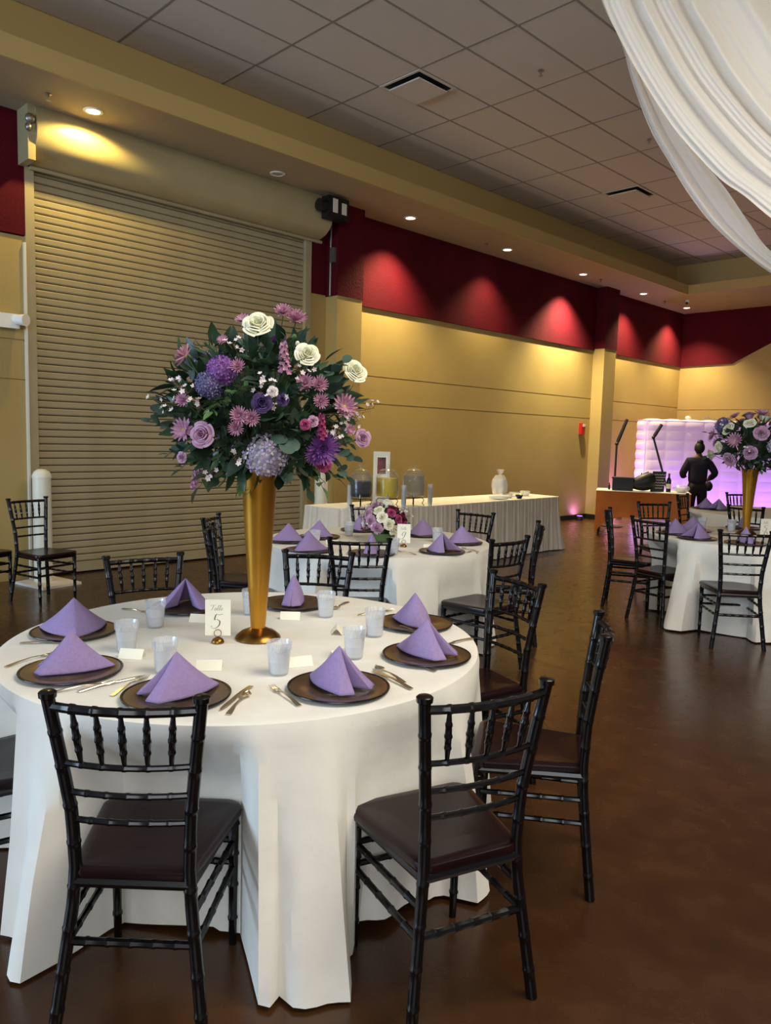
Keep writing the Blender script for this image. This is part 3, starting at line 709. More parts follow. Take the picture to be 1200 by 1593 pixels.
for kd, a, b_, l in (('fork', (468, 1100), (421, 1068), 'fork left of the front middle plate'), ('knife', (385, 1073), (349, 1101), 'knife between the front left and middle plates'), ('spoon', (352, 1115), (388, 1078), 'spoon lying beside the knife between the two front plates'),
    ('spoon', (630, 1063), (586, 1040), 'spoon between the front middle and right plates'), ('knife', (626, 1066), (592, 1050), 'knife under the spoon right of the front middle plate'), ('fork', (682, 1046), (605, 1026), 'fork in front of the right front plate'),
    ('fork', (95, 1076), (160, 1066), 'fork in front of the far left plate'), ('knife', (150, 1070), (200, 1058), 'knife behind the front left chair finial'), ('knife', (53, 1001), (108, 1001), 'knife in front of the left rear plate'), ('fork', (172, 1084), (232, 1052), 'fork partly under the front left plate'),
    ('spoon', (195, 948), (228, 955), 'spoon behind the leftmost upright tumbler'), ('spoon', (541, 937), (522, 948), 'spoon beyond the tumbler right of rear napkin'), ('fork', (560, 957), (610, 950), 'fork left of the right rear plate'), ('fork', (624, 975), (652, 987), 'fork between the two right plates'), ('knife', (715, 999), (700, 1003), 'knife behind the right front napkin'), ('fork', (38, 1030), (60, 1024), 'fork handle at the far left plate edge')):
    cutlery(kd, a, b_, 'silvery '+l, ct)
for (q, rz, l) in (((206, 1022), .7, 'small white tent card between the left tumblers'), ((326, 1040), .9, 'small white tent card behind the front left napkin'), ((466, 1034), 1.2, 'small white tent card beside the front tumbler'), ((530, 1022), 1.5, 'small white tent card behind the front middle napkin'), ((452, 962), .8, 'small cream tent card before the rear narrow napkin'), ((524, 984), 2.4, 'small tent card seen edge-on left of right tumblers'), ((312, 966), .7, 'small tent card left of the number five card')):
    place_card(at(q[0], q[1], TOP), rz, l, 'place cards on the nearest table')
table_number(at(339, 999, TOP+.001), R(48), '5', 'white card reading Table 5 in a gold ring holder')
table_number(at(628, 850, TOP+.001), R(44), '9', 'white card reading Table 9 in front of the low centrepiece')
g9 = ('brown chargers on the second table', 'lavender napkins on the second table')
for q, ny, nm, l in (((449, 842), 200, 'w', 'leftmost on the second table'), ((480, 857), 230, 'w', 'on the second table behind the facing chair'), ((497, 836), 60, 'w', 'at the rear left of the second table'), ((578, 862), -50, 'n', 'seen through the chair spindles on the second table'), ((688, 859), 0, 'w', 'front right of the second table'), ((718, 845), 100, 'w', 'rightmost on the second table'), ((657, 833), 120, 'w', 'right behind the number nine card'), ((560, 825), 140, 'm', 'behind the low flower centrepiece')):
    place_setting(T9, at(q[0], q[1], TOP), ny, nm, ('brown charger plate '+l, 'lavender pyramid napkin '+l), g9)
for q, l in (((490, 848), 'between the left napkins'), ((543, 833), 'left of the low centrepiece'), ((612, 862), 'below the number nine card'), ((680, 843), 'between the right napkins')): cup(at(q[0], q[1], TOP), 'clear tumbler '+l+' on the second table', 'tumblers on the second table')
for (q, l) in (((553, 850), 'below the low centrepiece'), ((668, 853), 'beside the front right napkin'), ((516, 846), 'near the rear left napkin')): place_card(at(q[0], q[1], TOP), .8, 'small white tent card '+l+' on second table', 'place cards on the second table')
for kd, a, b_, l in (('fork', (643, 862), (622, 858), 'fork beside the plate in front of number nine card'), ('fork', (712, 863), (735, 858), 'fork at the right edge of the second table'), ('spoon', (742, 858), (722, 854), 'spoon at the right edge of the second table')): cutlery(kd, a, b_, 'small '+l, 'cutlery on the second table')
gr = ('chargers on the right-hand table', 'lavender napkins on the right-hand table')
for q, ny, nm, l in (((1050, 830), 215, 'w', 'leftmost on the right-hand table'), ((1078, 826), 120, 'w', 'rear left on the right-hand table'), ((1085, 838), 240, 'w', 'front left on the right-hand table'), ((1160, 846), -40, 'n', 'seen through the chair spindles on the right-hand table'), ((1157, 822), -60, 'n', 'left of the right-hand gold vase')):
    place_setting(TR, at(q[0], q[1], TOP), ny, nm, ('charger plate '+l, 'dusty lavender pyramid napkin '+l), gr)
for q, l in (((1138, 826), 'left of the napkin by the right-hand vase'), ((1092, 823), 'behind the front left napkin')): cup(at(q[0], q[1], TOP), 'clear tumbler '+l, 'tumblers on the right-hand table')
for kd, a, b_, l in (('fork', (1096, 829), (1112, 826), 'fork'), ('knife', (1100, 832), (1116, 831), 'knife')): cutlery(kd, a, b_, l+' beside the front left napkin of the right-hand table', 'cutlery on the right-hand table')
table_number(at(1191, 836, TOP+.001), R(44), '5', 'small white number card at the right picture edge beside the vase')
for q, ny, l in (((1098, 791), 215, 'left on the far table'), ((1118, 793), 240, 'right on the far table')):
    place_setting(TZ, at(q[0], q[1], TOP), ny, 'w', ('charger plate '+l, 'greyish lavender napkin '+l), ('chargers on the far table', 'napkins on the far table'))
# ================================================================== FLOWERS
def frame_mtx(p, n, s=1, spin=0):
    n = Vector(n).normalized(); q = n.to_track_quat('Z', 'Y')
    return Matrix.Translation(p) @ q.to_matrix().to_4x4() @ Matrix.Rotation(spin, 4, 'Z') @ Matrix.Scale(s, 4)
def petal(mb, mtx, L, W, cup_, n=3, tip=.0, nu=4):
    vs = []
    for j in range(nu+1):
        v = j/nu; wv = W*(sin(pi*min(1, .12+v*.80)))**.7
        if tip: wv = W*sin(pi*min(.97, .15+.8*v))
        for i in range(n+1):
            u = 2*i/n-1; vs.append(mtx @ Vector((u*wv/2, L*v, cup_*L*(v*v)-abs(u)**2*0+abs(u)**2*W*.18)))
    mb.add(vs, [(j*(n+1)+i, j*(n+1)+i+1, (j+1)*(n+1)+i+1, (j+1)*(n+1)+i) for j in range(nu) for i in range(n)])
def rose(seed=0, layers=7):
    mb = MB(); rnd = random.Random(seed)   # unit radius ~1
    for k in range(layers):
        f = k/(layers-1); np_ = 3 if k < 3 else 5; rb = .06+.42*f; rt = .10+.78*f; zt = .62-.42*f**1.3; half = pi/np_*(1.2 if k < 3 else 1.15)
        for i in range(np_):
            a = 2*pi*i/np_+k*1.1+rnd.uniform(-.12, .12); tl = rnd.uniform(-.05, .08); vs = []
            for j in range(7):
                v = j/6
                for q in range(7):
                    u = 2*q/6-1; th = a+u*half*(.55+.45*sin(pi*min(1, v*.75+.1)))
                    r_ = rb+(rt-rb)*sin(v*pi/2)+.10*f*v**3*(1-.3*u*u)+tl*v+.03*u
                    if v > .8: r_ += (v-.8)*.7*f
                    zz = -.55+(zt+.55)*(sin(v*pi/2)**.9)*(1-.16*u*u*v)-(.25*f*(v-.8) if v > .8 else 0)
                    vs.append((r_*cos(th), r_*sin(th), zz))
            mb.add(vs, [(j*7+q, j*7+q+1, (j+1)*7+q+1, (j+1)*7+q) for j in range(6) for q in range(6)])
    mb.ball((0, 0, -.3), (.42, .42, .3), 8, 4)
    return mb
def daisy(np_=16, lay=2, cupv=.25, w=.26, seed=0):
    mb = MB(); rnd = random.Random(seed)
    for l in range(lay):
        for i in range(np_):
            a = 2*pi*(i+.5*l)/np_+rnd.uniform(-.06, .06)
            m_ = Matrix.Rotation(a, 4, 'Z') @ Matrix.Rotation(R(rnd.uniform(2, 14)+22*l), 4, 'X')
            petal(mb, m_ @ Matrix.Translation((0, .06, 0)), 1-.22*l, w, cupv*rnd.uniform(.4, 1), 2, .0, 3)
    mb.mi = 1; mb.ball((0, 0, .06), (.16, .16, .1), 8, 4); mb.mi = 0; return mb
def hydrangea(n=84, seed=0, fl=.22, dome=-.45):
    mb = MB(); rnd = random.Random(seed); g = pi*(3-sqrt(5))
    for i in range(n):
        z = 1-(1-dome)*(i+.5)/n; r_ = sqrt(max(0, 1-z*z)); a = g*i
        p = Vector((r_*cos(a), r_*sin(a), z)); nn = (p+Vector([rnd.uniform(-.25, .25) for _ in range(3)])).normalized()
        m_ = frame_mtx(p*rnd.uniform(.84, .98), nn, 1, rnd.uniform(0, 6)); vs = []; fs = []
        for k in range(4):
            b0 = k*pi/2; o = len(vs)
            for (rr, aa, zz) in ((.01, 0, -.02), (fl*.7, -.55, .02), (fl, 0, .05), (fl*.7, .55, .02)): vs.append(m_ @ Vector((rr*cos(b0+aa), rr*sin(b0+aa), zz)))
            fs.append((o, o+1, o+2, o+3))
        vs.append(m_ @ Vector((0, 0, -.0))); mb.add(vs, [(f_[0], f_[1], f_[2], f_[3]) for f_ in fs])
    return mb
def core(mb, r_=.8): mb.ball((0, 0, .05), (r_, r_, r_*.95), 10, 6); return mb
def spike(seed=0, n=34, Ln=2.6):
    mb = MB(); rnd = random.Random(seed)
    for i in range(n):
        t = i/n; z = -Ln/2+Ln*t; rr = .36*(1-.55*t); a = i*2.4
        p = Vector((rr*cos(a), rr*sin(a), z))
        for k in range(4):
            m_ = frame_mtx(p, (cos(a), sin(a), .45), 1, k*pi/2+rnd.random()); petal(mb, m_, .32*(1.1-.5*t), .3, .4, 2, 0, 2)
    return mb
def leaf_me(L=1, W=.42, fold=.12, bend=.15, nu=5):
    mb = MB(); vs = []
    for j in range(nu+1):
        v = j/nu; wv = W*sin(pi*(.04+.94*v)**.8)
        for u in (-1, 0, 1): vs.append((u*wv/2, L*v, -bend*v*v+abs(u)*fold*wv))
    mb.add(vs, [(j*3+i, j*3+i+1, j*3+4+i, j*3+3+i) for j in range(nu) for i in range(2)]); return mb
def disc_leaf():
    mb = MB(); vs = [(0, .5, 0)]+[(.5*cos(2*pi*k/12), .5+.5*sin(2*pi*k/12), .05*cos(4*pi*k/12)) for k in range(12)]
    mb.add(vs, [(0, 1+k, 1+(k+1) % 12) for k in range(12)]); return mb
LEAF, LEAFB, DISC = leaf_me(), leaf_me(1, .55, .1, .25), disc_leaf()
FM = {}
def fmesh(kind, mt, seed=0):
    key = (kind, mt, seed)
    if key not in FM:
        mats = mt
        if kind == 'rose': mb = rose(seed)
        elif kind == 'daisy': mb = daisy(seed=seed); mats = [mt, 'yellow_eye']
        elif kind == 'mum': mb = daisy(20, 3, .35, .2, seed); mats = [mt, mt]
        elif kind == 'hydrangea': mb = core(hydrangea(seed=seed))
        elif kind == 'pom': mb = MB(); mb = daisy(26, 4, .5, .16, seed); mats = [mt, mt]
        elif kind == 'spike': mb = spike(seed)
        elif kind == 'bud': mb = MB().ball((0, 0, 0), (.6, .6, .9), 8, 5)
        FM[key] = mb.mesh(kind, mats)
    return FM[key]
NM = {'rose': 'rose', 'daisy': 'daisy', 'mum': 'chrysanthemum', 'hydrangea': 'hydrangea', 'pom': 'pompon_flower', 'spike': 'stock_flower', 'bud': 'flower_bud'}
def flower(par, kind, mt, p, n, rad, seed=0, hub=None, label=None):
    o = put(NM[kind], fmesh(kind, mt, seed), par, mtx=frame_mtx(p, n, rad, seed*1.7)); 
    if label: o['label'] = label
    if hub is not None:
        STM.tube([hub, Vector(hub).lerp(p, .6)+Vector((0, 0, .02)), Vector(p)-Vector(n).normalized()*rad*.2], .0025, 5)
    return o
LM = {}
def leaf_obj(par, shape, mt, p, d, s, roll=0):
    key = (shape, mt)
    if key not in LM: LM[key] = {'leaf': LEAF, 'broad': LEAFB, 'disc': DISC}[shape].mesh('leaf', mt)
    d = Vector(d).normalized(); up = Vector((0, 0, 1)) if abs(d.z) < .9 else Vector((1, 0, 0))
    x = d.cross(up).normalized(); z = x.cross(d)
    m_ = Matrix(((x.x, d.x, z.x, 0), (x.y, d.y, z.y, 0), (x.z, d.z, z.z, 0), (0, 0, 0, 1)))
    m_ = Matrix.Translation(p) @ m_ @ Matrix.Rotation(roll, 4, 'Y') @ Matrix.Scale(s, 4)
    return put('leaf', LM[key], par, mtx=m_)
def wax(par, a, b_, seed, size=.009, n=9, mt='wax_white', spread=.05):
    rnd = random.Random(seed); a, b_ = Vector(a), Vector(b_); tw = MB(); fl = MB(); d = (b_-a)
    tw.tube([a, a.lerp(b_, .5)+Vector((0, 0, .015)), b_], [.0022, .0017, .001], 5)
    for k in range(n):
        t = .55+.45*k/n; base = a.lerp(b_, t); tip = base+d.normalized()*.02+Vector([rnd.uniform(-spread, spread)*.6 for _ in range(3)])
        tw.tube([base, tip], .0008, 4); nn = Vector([rnd.uniform(-1, 1) for _ in range(3)]) + (tip-a).normalized()+Vector((.5, -.5, .4))
        m_ = frame_mtx(tip, nn, size*rnd.uniform(.8, 1.2), rnd.random()*6)
        for q in range(5): petal(fl, m_ @ Matrix.Rotation(2*pi*q/5, 4, 'Z'), 1, .75, .3, 2, 0, 2)
        fl.ball(tip, size*.3, 5, 3)
    o = tw.build('wax_flower_sprig', 'twig', par); fl.build('blossoms', mt, o); return o
def sprig(par, a, b_, seed, n=7, s=.05, shape='disc', mt='eucalyptus'):
    rnd = random.Random(seed); a, b_ = Vector(a), Vector(b_); tw = MB(); mid = a.lerp(b_, .5)+Vector((0, 0, .02))
    tw.tube([a, mid, b_], [.0025, .002, .001], 5); o = tw.build('leafy_sprig', 'stem', par); d = (b_-a).normalized()
    side = d.cross(Vector((0, 0, 1))); side = side.normalized() if side.length > .1 else Vector((1, 0, 0))
    for k in range(n):
        t = .35+.65*(k+1)/n; p = a.lerp(mid, t*2) if t < .5 else mid.lerp(b_, t*2-1)
        dd = d*.7+side*(1 if k % 2 else -1)*rnd.uniform(.7, 1.2)+Vector((0, 0, rnd.uniform(-.5, .5)))
        if k == n-1: dd = d
        leaf_obj(o, shape, mt, p, dd, s*rnd.uniform(.75, 1.15)*(1-.25*t), rnd.uniform(-.9, .9))
    return o
STM = MB()
CAMD = Vector((_f.x, _f.y, 0)).normalized()
def on_ellipsoid(q, C, Rd, push=0):
    d = ray(*q).normalized(); o = Vector((0, 0, H))-C
    S = lambda v: Vector((v.x/Rd[0], v.y/Rd[1], v.z/Rd[2]))
    D, O = S(d), S(o); a = D.dot(D); b_ = 2*O.dot(D); c = O.dot(O)-1; dis = b_*b_-4*a*c
    t = (-b_-sqrt(dis))/(2*a) if dis > 0 else -b_/(2*a)
    return Vector((0, 0, H))+d*(t+push)
def foliage(par, C, Rd, n, seed, lsize=(.05, .09), hub=None, inner=.35, kmax=0, base='leaf'):
    """dense inner leaves: one part"""
    rnd = random.Random(seed); mb = MB()
    for k in range(n):
        v = Vector((rnd.gauss(0, 1), rnd.gauss(0, 1), rnd.gauss(0, 1))).normalized(); rr = inner+(.9-inner)*rnd.random()**.6
        p = Vector((v.x*Rd[0]*rr, v.y*Rd[1]*rr, v.z*Rd[2]*rr)); d = (v+Vector([rnd.uniform(-.8, .8) for _ in range(3)])).normalized()
        s = rnd.uniform(*lsize); up = Vector([rnd.uniform(-1, 1) for _ in range(3)]); x = d.cross(up).normalized(); z = x.cross(d)
        m_ = Matrix(((x.x, d.x, z.x, p.x), (x.y, d.y, z.y, p.y), (x.z, d.z, z.z, p.z), (0, 0, 0, 1))) @ Matrix.Scale(s, 4)
        mb.join(LEAF if k % 3 else LEAFB, m_)
    o = mb.build('dense_foliage', base, par, loc=C); return tag(o, kind='stuff')
def tall_vase(p, label, top=1.43):
    t = thing('trumpet_vase', label, 'vase', p); h = top-TOP
    MB().lathe([(0, 0), (.088, 0), (.091, .004), (.086, .014), (.066, .030), (.040, .040), (.030, .046), (.0, .046)], 40).build('base', 'bronze', t)
    MB().lathe([(.0, .044), (.029, .044), (.030, .06), (.040, .2), (.054, .4), (.070, h-.02), (.078, h), (.075, h), (.067, h-.02), (.0, h-.1)], 40).build('flared_body', 'gold', t)
# --- front arrangement
VP5 = Vector((-2.447, 1.737, TOP)); tall_vase(VP5, 'tall flared gold vase on the nearest table')
C5 = Vector((-2.447, 1.737, 1.67)); R5 = (.40, .40, .33)
A5 = thing('flower_arrangement', 'large purple, pink and white flower arrangement in the nearest tall gold vase', 'flowers', VP5+Vector((0, 0, .60)))
O5 = Vector(A5.location); HB = Vector((0, 0, .02))
foliage(A5, C5-O5, (.385, .385, .31), 900, 5, (.055, .10))
core_ = MB().ball((0, 0, 0), (.16, .16, .15), 12, 8).build('floral_foam', 'leaf', A5, loc=C5-O5)
F5 = [('rose', 'white_rose', (401, 505), 22), ('rose', 'white_rose', (478, 551), 18), ('rose', 'white_rose', (552, 578), 18), ('rose', 'mauve_rose', (315, 676), 18), ('rose', 'mauve_rose', (564, 681), 13),
 ('daisy', 'pink_petal', (289, 554), 19), ('daisy', 'pink_petal', (378, 498), 12), ('mum', 'pink_petal', (441, 486), 15), ('mum', 'pink_petal', (461, 496), 17), ('hydrangea', 'purple_petal', (341, 572), 25), ('hydrangea', 'blue_petal', (321, 596), 23),
 ('hydrangea', 'pale_hydrangea', (415, 717), 35), ('pom', 'purple_petal', (502, 697), 26), ('pom', 'purple_petal', (490, 706), 18), ('spike', 'pink_petal', (442, 556), 22), ('mum', 'pink_petal', (371, 570), 12), ('daisy', 'pink_petal', (347, 529), 9),
 ('rose', 'dark_purple', (408, 626), 15), ('rose', 'dark_purple', (440, 622), 9), ('rose', 'wax_white', (424, 609), 8), ('mum', 'pink_petal', (373, 646), 15), ('mum', 'pink_petal', (392, 650), 14), ('mum', 'pink_petal', (368, 666), 13),
 ('mum', 'pink_petal', (475, 596), 15), ('mum', 'pink_petal', (497, 598), 14), ('mum', 'pink_petal', (499, 624), 13), ('daisy', 'pink_petal', (536, 632), 20), ('spike', 'deep_pink', (501, 662), 17), ('rose', 'deep_pink', (475, 660), 8), ('rose', 'deep_pink', (503, 721), 12),
 ('daisy', 'mauve_rose', (286, 668), 19), ('rose', 'mauve_rose', (283, 711), 8), ('spike', 'mauve_rose', (304, 745), 16), ('bud', 'leaf_light', (458, 524), 7), ('bud', 'white_rose', (463, 534), 6), ('rose', 'mauve_rose', (487, 655), 8), ('mum', 'mauve_rose', (285, 622), 12), ('daisy', 'pink_petal', (545, 668), 9)]
for k, (kd, mt, q, pr_) in enumerate(F5):
    p = on_ellipsoid(q, C5, R5); n = (p-C5); n = Vector((n.x/R5[0], n.y/R5[1], n.z/R5[2])).normalized()
    D = (p-Vector((0, 0, H))).dot(_f); rad = pr_*D/FPX
    nn = n*.55+Vector((.5, -.55, .28))
    if kd == 'spike': nn = Vector((.1, -.15, 1)) if q[1] < 700 else Vector((-.25, -.2, -1)); rad *= .82
    if q in ((289, 554),): nn = Vector((-.8, -.5, .5))
    if kd == 'hydrangea': p = p-n*rad*.4
    flower(A5, kd, mt, p-O5, nn, rad, k % 4, HB)
rnd = random.Random(11)
for k in range(26):      # the side away from the camera
    a = rnd.uniform(R(75), R(195)); el = rnd.uniform(-.5, 1.1); v = Vector((cos(a)*cos(el), sin(a)*cos(el), sin(el)))
    p = C5+Vector((v.x*R5[0], v.y*R5[1], v.z*R5[2]))*.95
    kd, mt, rd = rnd.choice([('rose', 'mauve_rose', .045), ('mum', 'pink_petal', .04), ('rose', 'white_rose', .05), ('pom', 'purple_petal', .05), ('hydrangea', 'blue_petal', .07), ('daisy', 'pink_petal', .045)])
    flower(A5, kd, mt, p-O5, v, rd, k % 4, HB)
for k, (q0, q1, n) in enumerate((((330, 650), (266, 592), 11), ((320, 640), (248, 626), 8), ((330, 640), (292, 622), 9), ((380, 590), (362, 533), 7), ((400, 640), (413, 585), 9), ((350, 700), (328, 735), 7), ((385, 700), (363, 712), 5), ((510, 660), (583, 634), 9), ((500, 670), (530, 668), 10), ((520, 670), (556, 655), 5), ((430, 660), (428, 614), 6), ((440, 590), (478, 575), 6), ((470, 650), (560, 650), 6))):
    a = on_ellipsoid(q0, C5, (.26, .26, .22)); b_ = on_ellipsoid(q1, C5, (.42, .42, .34)); wax(A5, a-O5, b_-O5, k, n=n)
for k, (q0, q1, n, s, sh, mt) in enumerate((((330, 680), (252, 640), 8, .062, 'disc', 'eucalyptus'), ((330, 690), (232, 655), 7, .055, 'disc', 'eucalyptus'), ((330, 700), (262, 705), 7, .055, 'disc', 'eucalyptus'), ((480, 620), (535, 563), 8, .05, 'disc', 'eucalyptus'), ((500, 700), (548, 712), 5, .055, 'disc', 'eucalyptus'), ((500, 710), (540, 742), 6, .05, 'disc', 'eucalyptus'),
   ((360, 700), (312, 755), 5, .11, 'broad', 'leaf'), ((470, 700), (505, 765), 7, .07, 'broad', 'leaf_light'), ((460, 710), (480, 762), 6, .085, 'broad', 'leaf'), ((440, 700), (525, 745), 7, .075, 'broad', 'leaf'), ((400, 720), (372, 762), 6, .06, 'broad', 'leaf_light'), ((420, 730), (388, 765), 5, .055, 'leaf', 'leaf_light'), ((380, 720), (340, 745), 6, .08, 'broad', 'leaf'),
   ((350, 650), (300, 690), 8, .07, 'leaf', 'leaf'), ((360, 620), (330, 640), 8, .07, 'leaf', 'leaf_light'), ((400, 600), (385, 545), 7, .07, 'leaf', 'leaf'), ((400, 600), (352, 548), 8, .06, 'leaf', 'leaf'), ((430, 600), (425, 560), 6, .07, 'leaf', 'leaf'), ((450, 600), (445, 520), 7, .05, 'leaf', 'leaf_light'), ((450, 640), (470, 610), 8, .07, 'leaf', 'leaf'), ((470, 650), (530, 600), 8, .06, 'disc', 'eucalyptus'),
   ((440, 660), (445, 690), 7, .07, 'disc', 'eucalyptus'), ((400, 660), (430, 650), 8, .07, 'disc', 'leaf'), ((350, 640), (380, 600), 8, .06, 'leaf', 'leaf_light'), ((330, 700), (280, 730), 7, .07, 'leaf', 'leaf'), ((370, 680), (340, 715), 8, .07, 'leaf', 'leaf'), ((490, 640), (545, 690), 8, .055, 'leaf', 'leaf'), ((380, 640), (330, 625), 7, .065, 'leaf', 'leaf'), ((480, 680), (455, 735), 7, .08, 'broad', 'leaf'))):
    a = on_ellipsoid(q0, C5, (.27, .27, .22)); b_ = on_ellipsoid(q1, C5, (.40, .40, .33)); sprig(A5, a-O5, b_-O5, k, n, s, sh, mt)
STM.build('flower_stems', 'stem', A5)
# --- generic arrangements
def arrangement(pos, C, Rd, seed, label, flist, nleaf, smin=.04, wx=8, sp=14):
    global STM
    STM = MB(); rnd = random.Random(seed); A = thing('flower_arrangement', label, 'flowers', pos); pos = Vector(pos); C = Vector(C)
    foliage(A, C-pos, (Rd[0]*.85, Rd[1]*.85, Rd[2]*.85), nleaf, seed, (smin, smin*1.7), inner=.2)
    MB().ball((0, 0, 0), (Rd[0]*.4, Rd[1]*.4, Rd[2]*.4), 10, 6).build('floral_foam', 'leaf', A, loc=C-pos)
    g = pi*(3-sqrt(5)); N = len(flist)
    for k, (kd, mt, rd) in enumerate(flist):
        zz = 1-1.5*(k+.5)/N; rr = sqrt(max(0, 1-zz*zz)); a = g*k+seed
        v = Vector((rr*cos(a), rr*sin(a), zz)); p = C+Vector((v.x*Rd[0], v.y*Rd[1], v.z*Rd[2]))*rnd.uniform(.88, 1.02)
        flower(A, kd, mt, p-pos, v if kd != 'spike' else Vector((v.x*.5, v.y*.5, 1)), rd, k % 4, Vector((0, 0, 0)))
    for k in range(wx):
        a = 2*pi*k/wx+seed; v = Vector((cos(a), sin(a), rnd.uniform(-.2, .8))); b_ = C+Vector((v.x*Rd[0], v.y*Rd[1], v.z*Rd[2]))*1.12
        wax(A, (C-pos)+(b_-C)*.4, b_-pos, seed+k, n=7)
    for k in range(sp):
        a = 2*pi*k/sp+seed*2; v = Vector((cos(a), sin(a), rnd.uniform(-.7, .5))); b_ = C+Vector((v.x*Rd[0], v.y*Rd[1], v.z*Rd[2]))*1.08
        sprig(A, (C-pos)+(b_-C)*.4, b_-pos, seed+k, 6, smin*1.25, rnd.choice(['disc', 'leaf', 'broad']), rnd.choice(['eucalyptus', 'leaf', 'leaf']))
    STM.build('flower_stems', 'stem', A)
VR = Vector((-2.60, 7.33, TOP)); tall_vase(VR, 'tall flared gold vase on the right-hand table', 1.36)
big = [('rose', 'mauve_rose', .055), ('daisy', 'pink_petal', .07), ('rose', 'white_rose', .055), ('mum', 'pink_petal', .055), ('hydrangea', 'pale_hydrangea', .08), ('rose', 'mauve_rose', .06), ('rose', 'white_rose', .05), ('daisy', 'pink_petal', .065), ('hydrangea', 'blue_petal', .08)]
arrangement(VR+Vector((0, 0, .53)), VR+Vector((.02, -.0, .82)), (.38, .38, .31), 3, 'large dark green and mauve flower arrangement in the right-hand gold vase', (big*4)[:34], 520, .05, 10, 16)
p9 = at(590, 845, TOP); low = [('hydrangea', 'white_rose', .055), ('rose', 'mauve_rose', .045), ('rose', 'burgundy', .04), ('mum', 'deep_pink', .04), ('rose', 'white_rose', .04), ('rose', 'burgundy', .035), ('daisy', 'wax_white', .04), ('rose', 'deep_pink', .035)]
p9 = at(597, 842, TOP)
t = thing('flower_bowl', 'low green glass bowl under the second table centrepiece', 'vase', p9)
MB().lathe([(0, 0), (.06, 0), (.085, .03), (.09, .07), (.086, .07), (.08, .03), (0, .01)], 24).build('bowl', 'leaf_light', t)
arrangement(p9+Vector((0, 0, .05)), p9+Vector((0, 0, .16)), (.17, .17, .13), 8, 'low centrepiece of white, burgundy and mauve flowers on the second table', (low*4)[:30], 160, .035, 8, 10)
pz = Vector((-2.25, 8.15, TOP))
# ================================================================== BUFFET TABLE
def resample(poly, step):
    out = []
    for a, b_ in zip(poly, poly[1:]+poly[:1]):
        a, b_ = Vector(a), Vector(b_); n = max(1, int((b_-a).length/step))
        for k in range(n): out.append(a.lerp(b_, k/n))
    return out
outl = [(-6.78, 5.45), (-6.50, 5.43), (-6.30, 5.50), (-6.14, 5.68), (-6.03, 5.95), (-5.98, 6.3), (-5.96, 6.9), (-5.98, 8.0), (-6.01, 9.5), (-6.04, 9.58), (-6.72, 9.62), (-6.76, 9.55), (-6.76, 8), (-6.78, 6.3)]
t = thing('buffet_table', 'long buffet table hidden under a cream skirt along the wall', 'table', (-6.4, 7.5, 0))
MB().prism([(x+6.4, y-7.5) for x, y in [(-6.74, 5.5), (-6.5, 5.49), (-6.2, 5.7), (-6.06, 6.1), (-6.04, 9.5), (-6.7, 9.5)]], .70, .74).build('tabletop', 'frame_white', t, smooth=False)
for (x, y) in ((-.25, -1.9), (.2, -1.4), (.25, 1.85), (-.25, 1.85)): MB().tube([(x, y, 0), (x, y, .7)], .015).build('leg', 'steel', t)
pts = resample(outl, .011); n = len(pts); cx, cy = -6.38, 7.5; vs = []; K = 8; s_ = 0
rnd = random.Random(4); amp = [rnd.uniform(.6, 1.3) for _ in range(2000)]; last = pts[-1]
for i, p in enumerate(pts):
    s_ += (p-last).length; last = p
    tn = (pts[(i+1) % n]-pts[i-1]).normalized(); nn = Vector((tn.y, -tn.x))
    end = max(0, (p.y-9.3)/.3); endl = max(0, (5.9-p.y)/.45)
    for j in range(K+1):
        q = j/K; fold = sin(2*pi*s_/.085+.6*sin(s_*3.1)+.5*q)*.5+.3*sin(2*pi*s_/.052+q)
        off = .002+fold*(.006+.016*q)*amp[int(s_/.085)]+.03*q+.10*q*q*min(1, end)+.06*q*q*min(1, endl)
        vs.append((p.x+nn.x*off, p.y+nn.y*off, .765-.755*q))
W = K+1; fs = [(i*W+j, ((i+1) % n)*W+j, ((i+1) % n)*W+j+1, i*W+j+1) for i in range(n) for j in range(K)]
o = MB().add(vs, fs).build('table_skirt', 'skirt'); tag(o, 'gathered cream skirt hanging around the long buffet table', 'table skirt')
o = MB().prism(outl, .745, .768).build('buffet_cloth', 'cloth', smooth=False); tag(o, 'flat white cloth on top of the long buffet table', 'tablecloth')
BT = .769
def dispenser(p, liquid, lvl, label, fruit=None):
    t = thing('drink_dispenser', label, 'drink dispenser', p, group='glass drink dispensers on the buffet')
    mb = MB(); mb.tube([(.10*cos(2*pi*k/16), .10*sin(2*pi*k/16), .10) for k in range(17)], .004, 6, False)
    for k in range(4):
        a = pi/4+pi/2*k; mb.tube([(.10*cos(a), .10*sin(a), .10), (.125*cos(a), .125*sin(a), .07), (.105*cos(a), .105*sin(a), .03), (.13*cos(a), .13*sin(a), .003)], .005, 6)
    mb.build('wire_stand', 'black', t)
    MB().lathe([(0, .105), (.11, .105), (.13, .12), (.135, .16), (.135, .34), (.12, .375), (.095, .39), (.098, .40), (.09, .40), (.09, .39), (.127, .34), (.127, .16), (0, .115)], 28).build('jar', 'glass', t)
    if liquid: MB().lathe([(0, .118), (.118, .125), (.126, .16), (.126, lvl), (0, lvl)], 28).build('liquid', liquid, t)
    MB().lathe([(.1, .40), (.1, .41), (.07, .43), (.02, .44), (.018, .455), (.03, .465), (.024, .485), (0, .49)], 24).build('lid', 'glass', t)
    MB().tube([(.12, -.12, .14), (.15, -.15, .14)], .012).tube([(.15, -.15, .16), (.15, -.15, .12)], .008).build('tap', 'steel', t)
dispenser(at(561, 789, BT), 'tea', .30, 'glass drink dispenser filled with dark tea, leftmost of three')
